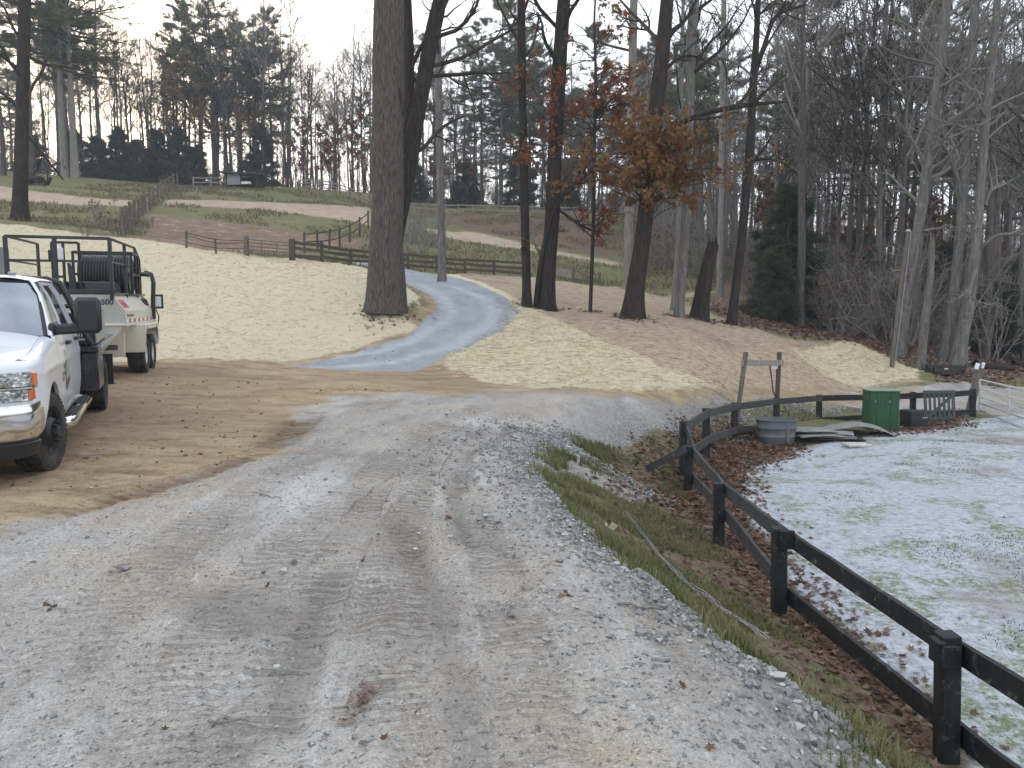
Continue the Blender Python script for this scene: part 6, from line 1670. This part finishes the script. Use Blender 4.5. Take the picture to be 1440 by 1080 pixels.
# grey container behind
g = gp(-76, 452); gx = empty('grey_container', g, .1); tag(gx, 'grey ribbed container standing on the straw bank at the left photo edge', 'container')
mb = MB(); mb.box((0, 1.0, 1.15), (1.75, 2.0, 2.30), .03); mb.build('body', simple('container_grey', (.22, .24, .27), (.17, .185, .21), .6, scale=4), gx, 30)
for k in range(8):
    mb = MB(); mb.box((-.74 + k * .212, -.018, 1.15), (.06, .04, 2.2), .008); mb.build('rib', bpy.data.materials['container_grey'], gx, 30)
# ------------------------------------------------------------------ stones, leaves, grass, sticks
ico = bmesh.new(); bmesh.ops.create_icosphere(ico, subdivisions=1, radius=1.0)
ICO_V = np.array([v.co[:] for v in ico.verts]); ICO_F = np.array([[v.index for v in f.verts] for f in ico.faces]); ico.free()
rs = np.random.default_rng(21)
def stones(name, x, y, size, m, label=None, sink=.35):
    n = len(x); z = H(x, y)
    sc = size[:, None] * rs.uniform(.6, 1.2, (n, 3)) * np.array([1, 1, .7])
    V = ICO_V[None] * (1 + rs.normal(0, .13, (n, len(ICO_V), 1))) * sc[:, None, :]
    a = rs.uniform(0, 6.28, n); c, s = np.cos(a)[:, None], np.sin(a)[:, None]
    X = V[..., 0] * c - V[..., 1] * s; Y = V[..., 0] * s + V[..., 1] * c
    V = np.stack([X + x[:, None], Y + y[:, None], V[..., 2] + (z + size * (.5 - sink))[:, None]], -1)
    F = (ICO_F[None] + (np.arange(n) * len(ICO_V))[:, None, None]).reshape(-1, 3)
    o = mesh_obj(name, V.reshape(-1, 3), [F], m, None, 30)
    o['kind'] = 'stuff'; return o
def stonemat():
    n = NT('road_stone'); c = n.ramp(n.island(), [(0, (.10, .10, .103)), (.5, (.20, .20, .20)), (.85, (.31, .31, .305)), (1, (.50, .50, .49))])
    c = n.mix(n.rng(n.noise(40, 4), .4, .7, 0, .4), c, (.40, .385, .36)); return n.set(col=c, rough=.9, spec=.2)
M_STN = stonemat()
# along the shoulder windrow
ed = np.array([(1.75, 1.2), (1.66, 2.4), (1.60, 3.26), (1.14, 4.74), (.66, 6.9), (.30, 8.5), (.62, 10.4), (1.3, 12)])
def along_line(L, n, spread, bias=0.0):
    s = np.concatenate([[0], np.cumsum(np.linalg.norm(np.diff(L, axis=0), axis=1))]); t = rs.uniform(0, s[-1], n)
    p = np.stack([np.interp(t, s, L[:, 0]), np.interp(t, s, L[:, 1])], 1)
    return p[:, 0] - bias + rs.normal(0, spread, n), p[:, 1] + rs.normal(0, .1, n)
x, y = along_line(ed, 5200, .20, .22)
x2, y2 = along_line(ed, 2400, .5, .6)
x3 = rs.uniform(-5, 1.2, 3200); y3 = 1.8 + 9 * rs.random(3200) ** 1.4
x4, y4 = along_line(np.array([cast(*q) for q in ((735, 605), (830, 645), (920, 700))]), 900, .25)
x5, y5 = along_line(np.array([(4.3, 16.4), (6.3, 19.2), (9, 20.6), (12, 20.9)]), 1500, .35)
xx = np.concatenate([x, x2, x3, x4, x5]); yy = np.concatenate([y, y2, y3, y4, y5])
sz_ = np.concatenate([rs.gamma(1.8, .0075, len(x)) + .005, rs.gamma(1.6, .005, len(x2)) + .004, rs.gamma(1.2, .003, len(x3)) + .003, rs.gamma(2, .009, len(x4)) + .006, rs.gamma(2, .018, len(x5)) + .012])
k = (yy > .8) & (xx < 15) ; stones('gravel', xx[k], yy[k], np.clip(sz_[k], 0, .034), M_STN)

def cards(name, x, y, size, m, lift=.012, flat=.75, curl=.3, aspect=.7, label=None, dz=None):
    n = len(x); z = H(x, y) + lift
    if dz is not None: z = z + dz
    C = np.stack([x, y, z], 1)
    d = unit(rs.normal(0, 1, (n, 3)) * np.array([1, 1, 1 - flat])); s = unit(np.cross(np.array([0, 0, 1.]) + rs.normal(0, .35, (n, 3)), d)); u = np.cross(d, s)
    L = (size * rs.uniform(.6, 1.3, n))[:, None]
    ang = np.array([0, .55, 1.05, 1.6, 2.2, 2.75, 3.14, 3.53, 4.08, 4.68, 5.23, 5.73]); lob = np.array([.62, .30, .50, .27, .44, .2, .5, .2, .44, .27, .50, .30])
    rr_ = lob[None] * rs.uniform(.75, 1.2, (n, 12)); ca, sa = np.cos(ang)[None] * rr_, np.sin(ang)[None] * rr_ * aspect * 1.25
    up_ = curl * (rs.uniform(-.1, 1.5, (n, 1)) * sa ** 2 * 3 + rs.uniform(-.2, 1.0, (n, 1)) * ca ** 2 * 1.5)
    V = C[:, None] + L[:, None] * (d[:, None] * ca[..., None] + s[:, None] * sa[..., None] + u[:, None] * up_[..., None])
    V = np.concatenate([C[:, None], V], 1); k_ = np.arange(12); base_ = (np.arange(n) * 13)[:, None, None]
    o = mesh_obj(name, V.reshape(-1, 3), [(base_ + np.stack([0 * k_, 1 + k_, 1 + (k_ + 1) % 12], 1)[None]).reshape(-1, 3)], m, None, 0); o['kind'] = 'stuff'; return o
M_DEADLEAF = leafmat('fallen_leaf', [(.075, .040, .027), (.13, .072, .046), (.20, .125, .082), (.32, .23, .165), (.11, .055, .036)], .15, .75)
def in_poly(poly, n, pad=0.0):
    P = np.asarray(poly); lo, hi = P.min(0), P.max(0); out = np.empty((0, 2))
    while len(out) < n:
        q = rs.uniform(lo, hi, (n * 3, 2)); q = q[sdist(q[:, 0], q[:, 1], P) > pad * rs.normal(0, 1, len(q))]; out = np.concatenate([out, q])
    return out[:n]
q1 = in_poly(ZONES['leaf'][1], 9000, .22); q2 = in_poly(ZONES['leaf'][2], 900, .2)
vb = np.array([(1.2, 2.6), (1.5, 3.3), (1.2, 4.74), (.8, 6.9), (.5, 8.5), (1.1, 11), (2.2, 13), (3, 14.4), (3.4, 13.6), (2.7, 11.5), (2.4, 9), (2.4, 5), (2.5, 2.6)])
q3 = in_poly(vb, 3800, .1); q3 = q3[rs.random(len(q3)) < np.clip((q3[:, 0] - 1.1) / 1.5 + .25 * (q3[:, 1] > 7), .03, 1)]
q4 = in_poly(ZONES['leaf'][0][:8] + [(26, 34), (14, 36)], 9000, .3)
q5 = np.stack([rs.uniform(-5, 1, 70), 2 + 12 * rs.random(70)], 1)
q6 = in_poly(ZONES['pad'][0][:8] + [(9, 5), (3.2, 5)], 260)
q = np.concatenate([q1, q2, q3]); cards('fallen_leaves', q[:, 0], q[:, 1], np.where(q[:, 1] < 10, .07, .095), M_DEADLEAF)
cards('wood_leaf_litter', q4[:, 0], q4[:, 1], np.full(len(q4), .15), M_DEADLEAF)
q = np.concatenate([q5, q6]); cards('scattered_leaves', q[:, 0], q[:, 1], np.full(len(q), .045), M_DEADLEAF)
for (bx_, by_, r_) in ((541, 430, .9), (769, 436, .6), (741, 431, .4), (890, 447, .7), (954, 448, .45), (983, 446, .7), (1028, 457, .45), (830, 438, .3)):
    Yb_ = {541: 24.2, 890: 25, 954: 26.5, 983: 27, 1028: 27, 830: 27}.get(bx_, 28); b_ = pt(bx_, by_, Yb_); n_ = int(170 * r_); a_ = rs.uniform(0, 6.28, n_); d_ = r_ * (.55 + np.abs(rs.normal(0, .45, n_)))
    cards('root_litter', b_[0] + np.cos(a_) * d_, b_[1] + np.sin(a_) * d_, np.full(n_, .12), M_DEADLEAF, lift=.03)
# leaf clump crushed into the road
g = gp(508, 985); n_ = 80; t_ = rs.normal(0, 1, (n_, 2)); cards('leaf_clump', g[0] + t_[:, 0] * .03 + t_[:, 1] * .012, g[1] + t_[:, 1] * .085, np.full(n_, .032), leafmat('crushed_leaf', [(.16, .11, .085), (.24, .17, .135), (.33, .26, .21)], .1, .8), lift=.006)

# grass
def grass(name, x, y, h, m, w=.006, lean=.5):
    n = len(x); z = H(x, y); B = np.stack([x, y, z - .01], 1)
    az = rs.uniform(0, 6.283, n); d = np.stack([np.cos(az), np.sin(az), 0 * az], 1); s = np.stack([-np.sin(az), np.cos(az), 0 * az], 1)
    L = (h * rs.uniform(.5, 1.3, n))[:, None]; k = lean * rs.uniform(.2, 1.3, (n, 1)); ww = w * rs.uniform(.7, 1.4, (n, 1))
    M1 = B + d * L * k * .35 + np.array([0, 0, 1]) * L * .6; Tp = B + d * L * k + np.array([0, 0, 1]) * L * (1 - .35 * k)
    V = np.stack([B - s * ww, B + s * ww, M1 + s * ww * .8, M1 - s * ww * .8, Tp], 1)
    i = np.arange(n * 5).reshape(n, 5)
    o = mesh_obj(name, V.reshape(-1, 3), [i[:, :4], i[:, [3, 2, 4]]], m, None, 0); o['kind'] = 'stuff'; return o
M_GRASS = leafmat('verge_grass', [(.07, .105, .025), (.12, .16, .042), (.18, .21, .068), (.26, .245, .11), (.34, .285, .18)], .4)
M_GRASSG = leafmat('moss_green', [(.06, .085, .02), (.10, .125, .035), (.15, .165, .06)], .3)
M_DRYGRASS = leafmat('dry_grass', [(.14, .12, .055), (.22, .18, .10), (.30, .24, .15), (.10, .11, .045)], .3)
gx_, gy_ = along_line(ed, 26000, .17, -.22); c = vnoise(gx_ * 2.2, gy_ * 2.2) + .4 * vnoise(gx_ * 7, gy_ * 7); k = (c > .42 + .30 * np.clip((gy_ - 5.0) / 2, 0, 1)) & (gy_ > 1); 
qg = in_poly(vb, 40000, .08); c = vnoise(qg[:, 0] * 1.6 + 5, qg[:, 1] * 1.6) + .4 * vnoise(qg[:, 0] * 6, qg[:, 1] * 6); qg = qg[(c > .66 + .10 * (qg[:, 0] > 1.9) + .14 * (qg[:, 1] > 6)) & (qg[:, 0] < 2.6)]
grass('verge_grass', np.concatenate([gx_[k], qg[:, 0]]), np.concatenate([gy_[k], qg[:, 1]]), np.concatenate([np.full(k.sum(), .12), np.full(len(qg), .065)]), M_GRASS, .0045)
qp = np.stack([rs.uniform(3, 16, 160000), 3.2 + 15 * rs.random(160000) ** 1.2], 1); c = vnoise(qp[:, 0] * .8 + 3, qp[:, 1] * .8 + 8) + .35 * vnoise(qp[:, 0] * 3.4, qp[:, 1] * 3.4)
qp = qp[(c > .97) & (sdist(qp[:, 0], qp[:, 1], ZONES['pad'][0]) > .1)][:34000]; grass('paddock_weeds', qp[:, 0], qp[:, 1], np.full(len(qp), .03), M_GRASSG, .004, 1.0)
qf = np.stack([rs.uniform(2.5, 13, 9000), rs.uniform(16.5, 21, 9000)], 1); dd = np.abs(qf[:, 1] - np.interp(qf[:, 0], [3, 4.7, 6.3, 8, 12], [14.5, 16.8, 18.6, 19.9, 20.3])); c = vnoise(qf[:, 0] * 1.3, qf[:, 1] * 1.3); qf = qf[(dd < .5) & (c > .45)]
grass('fence_grass', qf[:, 0], qf[:, 1], np.full(len(qf), .13), M_DRYGRASS, .009, .7)
# pasture tussocks
pa = np.stack([rs.uniform(-34, 16, 90000), rs.uniform(33, 78, 90000)], 1); zz_ = zone_sd(pa[:, 0], pa[:, 1]); ok_ = (zz_['straw'] < -.2) & (zz_['path'] < -.1) & (zz_['red'] < .2) & (zz_['leaf'] < 0) & (zz_['tan'] < 0) & (zz_['drive'] < -.4) & (zz_['dirt'] < -.3)
c = vnoise(pa[:, 0] * .35, pa[:, 1] * .35) + .5 * vnoise(pa[:, 0] * 1.4, pa[:, 1] * 1.4); pa = pa[ok_ & (c > .72)][:34000]
grass('pasture_grass', pa[:, 0], pa[:, 1], rs.uniform(.08, .3, len(pa)), M_DRYGRASS, .02, .8)
# loose straw wisps
M_STRAWB = leafmat('straw_wisps', [(.55, .47, .31), (.70, .62, .44), (.80, .74, .56)], .1, .8)
sw_ = np.concatenate([in_poly(ZONES['straw'][0][:-1], 14000, .25), in_poly(ZONES['straw'][1], 5000, .2), in_poly(ZONES['straw'][2], 2200, .15)])
n_ = len(sw_); zst = H(sw_[:, 0], sw_[:, 1]) + .012; C = np.stack([sw_[:, 0], sw_[:, 1], zst], 1); az = rs.uniform(0, 6.283, n_)
d = np.stack([np.cos(az), np.sin(az), rs.normal(0, .08, n_)], 1) * rs.uniform(.05, .12, n_)[:, None]; s = np.stack([-np.sin(az), np.cos(az), 0 * az], 1) * .004
V = np.stack([C - d - s, C + d - s, C + d + s + [0, 0, .01], C - d + s + [0, 0, .01]], 1); o = mesh_obj('straw_wisps', V.reshape(-1, 3), [np.arange(n_ * 4).reshape(n_, 4)], M_STRAWB, None, 0); o['kind'] = 'stuff'
# clods in the dirt yard and on the straw
x = np.concatenate([rs.uniform(-9, -2, 700), rs.uniform(-12, -3, 120)]); y = np.concatenate([7 + 9 * rs.random(700), 19 + 8 * rs.random(120)])
zz_ = zone_sd(x, y); k = (zz_['dirt'] > .1) | (zz_['straw'] > .3)
stones('dirt_clods', x[k], y[k], rs.gamma(1.2, .007, k.sum()) + .004, simple('dirt_clod', (.20, .13, .085), (.11, .07, .045), .95))
# sticks, stones one can tell apart
for (a, b, r_, lb) in (((868, 851), (934, 862), .009, 'pale stick lying on the stony road edge'), ((293, 1012), (372, 1018), .006, 'thin dry stem lying on the road near the lower left'), ((365, 692), (395, 700), .006, 'short bent twig on the road below the dark wet tracks')):
    p, q = gp(*a), gp(*b); t_ = np.linspace(0, 1, 6)[:, None]; P = p + (q - p) * t_; P[:, 2] = H(P[:, 0], P[:, 1]) + r_ * 1.2; P[1:-1, :2] += rs.normal(0, .012, (4, 2))
    st = empty('stick', p); tag(st, lb, 'stick'); mb = MB(); mb.tube(P - p, np.linspace(r_, r_ * .5, 6), 6); mb.build('twig', BARK_DEAD, st, 60)
for (a, r_, lb) in (((399, 800), .028, 'pale flat stone on the road left of centre'), ((389, 937), .020, 'small pale pebble on the road near the bottom'), ((173, 798), .045, 'grey clod on the road at the left'), ((510, 748), .020, 'grey stone between the tyre tracks') if False else ((1122, 764), .05, 'dark grey stone on the grit beside the middle fence post')):
    p = gp(*a); st = empty('stone', p); tag(st, lb, 'stone'); mb = MB(); mb.add(ICO_V * (1 + rs.normal(0, .12, (len(ICO_V), 1))) * np.array([1, .8, .55]) * r_ + [0, 0, r_ * .3], ICO_F); mb.build('rock', simple('pale_rock', (.55, .54, .52), (.38, .37, .36), .9, scale=30) if 'pale' in lb else M_STN, st, 30)
for (a, r_, lb) in (((625, 728), .04, 'dark red leaf cluster on the road right of centre'), ((797, 838), .04, 'dark red leaf on the road beside the stony edge'), ((70, 855), .035, 'brown curled leaf on the road at the lower left'), ((853, 744), .06, 'pale fallen leaf on the grassy verge'), ((1038, 893), .05, 'pale curled leaf at the verge below the stony edge')):
    p = gp(*a); st = empty('leaf', p); tag(st, lb, 'leaf'); mb = MB(); leaf_cards(mb, rs.normal(0, r_ * .35, (4, 3)) * [1, 1, .1] + [0, 0, .015], r_ * 1.4, rs, .8, 0)
    mb.build('blade', M_DEADLEAF if 'pale' not in lb else leafmat('bleached_leaf', [(.5, .42, .32), (.6, .52, .40)], .2), st, 0)
# old wire in the ditch
P0 = [gp(*q) for q in ((878, 722), (900, 745), (930, 790), (965, 822), (1010, 855), (1040, 880), (1075, 905))]
wr = empty('old_wire', P0[0]); tag(wr, 'tangle of pale old fence wire lying along the ditch bank', 'wire')
for j in range(6):
    mb = MB(); P = np.array(P0)[(0 if j < 3 else 2):]; s_ = np.linspace(0, 1, 40); tt = np.linspace(0, 1, len(P)); P = np.stack([np.interp(s_, tt, P[:, a]) for a in range(3)], 1)
    P[:, :2] += np.cumsum(rs.normal(0, .007, (40, 2)), 0) + rs.normal(0, .02, 2); P[:, 2] = H(P[:, 0], P[:, 1]) + .02 + .03 * np.abs(np.sin(s_ * 9 + j)); mb.tube(P - P0[0], .0035, 5); mb.build('strand', M_STEEL, wr, 60)
# weedy stems along the diagonal fence and below the dark left tree
WEED = thicket('weed_clump', 601, 1.5, 1.2, TWIG, LEAF_RUST, 60, 9)
first = True
for px, py in ((168, 330), (178, 326), (186, 318), (196, 306), (208, 297), (222, 288), (150, 322), (120, 330), (240, 270), (196, 322), (75, 322), (100, 318), (138, 300), (214, 292)):
    p = gp(px, py)
    o = WEED if first else copy_thing(WEED, p, px, float(rs.uniform(.35, .8)))
    if first: o.location = p; first = False
    o['label'] = 'thin brown weed clump beside the diagonal fence'; o['category'] = 'weed'; o['group'] = 'weeds along the diagonal fence'
for (px, Y, s_, lb) in ((590, 46, 1.3, 'grey brambles behind the massive trunk'), (575, 50, 1.2, None), (605, 50, 1.1, None)):
    xx = (px - 720) / FPX * Y; o = copy_thing(BUSH[2], (xx, Y, H(xx, Y)[0]), px, s_ * .7); o['label'] = 'grey bramble thicket behind the massive furrowed trunk'; o['category'] = 'bush'; o['group'] = 'brambles behind the massive trunk'

# ------------------------------------------------------------------ the far depth of the wood: trunks and twigs nobody could count
def far_wood():
    rg = np.random.default_rng(91); n = 620
    px = np.concatenate([rg.uniform(880, 1620, 430), rg.uniform(-150, 900, 190)]); Y = np.concatenate([rg.uniform(62, 125, 430), rg.uniform(104, 135, 190)])
    x = (px - 720) / FPX * Y; z = H(x, Y); P = np.stack([x, Y, z - .2], 1); h = rg.uniform(11, 20, n) * np.where(px < 880, .8, np.where(px > 1240, .62, .85))
    a0, b0 = grow(P, np.tile([0, 0, 1.], (n, 1)) + rg.normal(0, .03, (n, 3)), h, rg.uniform(.09, .2, n), 7, .03, .02, rg, .12)
    a1, b1 = grow(*kids(a0, b0, 9, .18, .97, (25, 65), (.14, .30), rg, .5), 4, .15, .06, rg, .3)
    a2, b2 = grow(*kids(a1, b1, 6, .15, 1, (25, 60), (.35, .7), rg, .7), 3, .2, .03, rg, .4)
    mb = MB(); add_branches(mb, [(a0, b0), (a1, np.maximum(b1, .02)), (a2, np.maximum(b2, .014))], (6, 4, 3))
    o = mb.build('far_wood', TWIG, None, 180); o['kind'] = 'stuff'
    n = 900; px = np.concatenate([rg.uniform(1040, 1600, 480), rg.uniform(-150, 1040, 420)]); Y = np.concatenate([rg.uniform(38, 100, 480), rg.uniform(88, 122, 420)]); x = (px - 720) / FPX * Y
    P = np.stack([x, Y, H(x, Y)], 1); P = np.repeat(P, 5, 0) + rg.normal(0, .5, (n * 5, 3)) * [1, 1, 0]
    a1, b1 = grow(P, rg.normal(0, .45, (n * 5, 3)) + [0, 0, 1], rg.uniform(1.2, 4.2, n * 5), np.full(n * 5, .02), 5, .15, 0, rg, .3)
    a2, b2 = grow(*kids(a1, b1, 6, .15, 1, (25, 65), (.3, .7), rg, .7), 3, .2, 0, rg, .4)
    mb = MB(); add_branches(mb, [(a1, b1), (a2, np.maximum(b2, .010))], (4, 3)); o = mb.build('wood_undergrowth', twigmat('undergrowth_twigs', (.12, .104, .094), (.24, .215, .195)), None, 180); o['kind'] = 'stuff'
far_wood()

# ------------------------------------------------------------------ thin evening air between the trunks
hz = NT('air'); hz.t.nodes.remove(hz.b)
pv = hz.new('ShaderNodeVolumePrincipled')
pv.inputs['Color'].default_value = (.86, .90, .96, 1); pv.inputs['Density'].default_value = .0011; pv.inputs['Anisotropy'].default_value = .2
hz.t.links.new(pv.outputs[0], hz.out.inputs['Volume'])
mb = MB(); mb.box((0, 0, 22), (3100, 3100, 60))
o = mb.build('haze', hz.m, None, 0); o['kind'] = 'stuff'
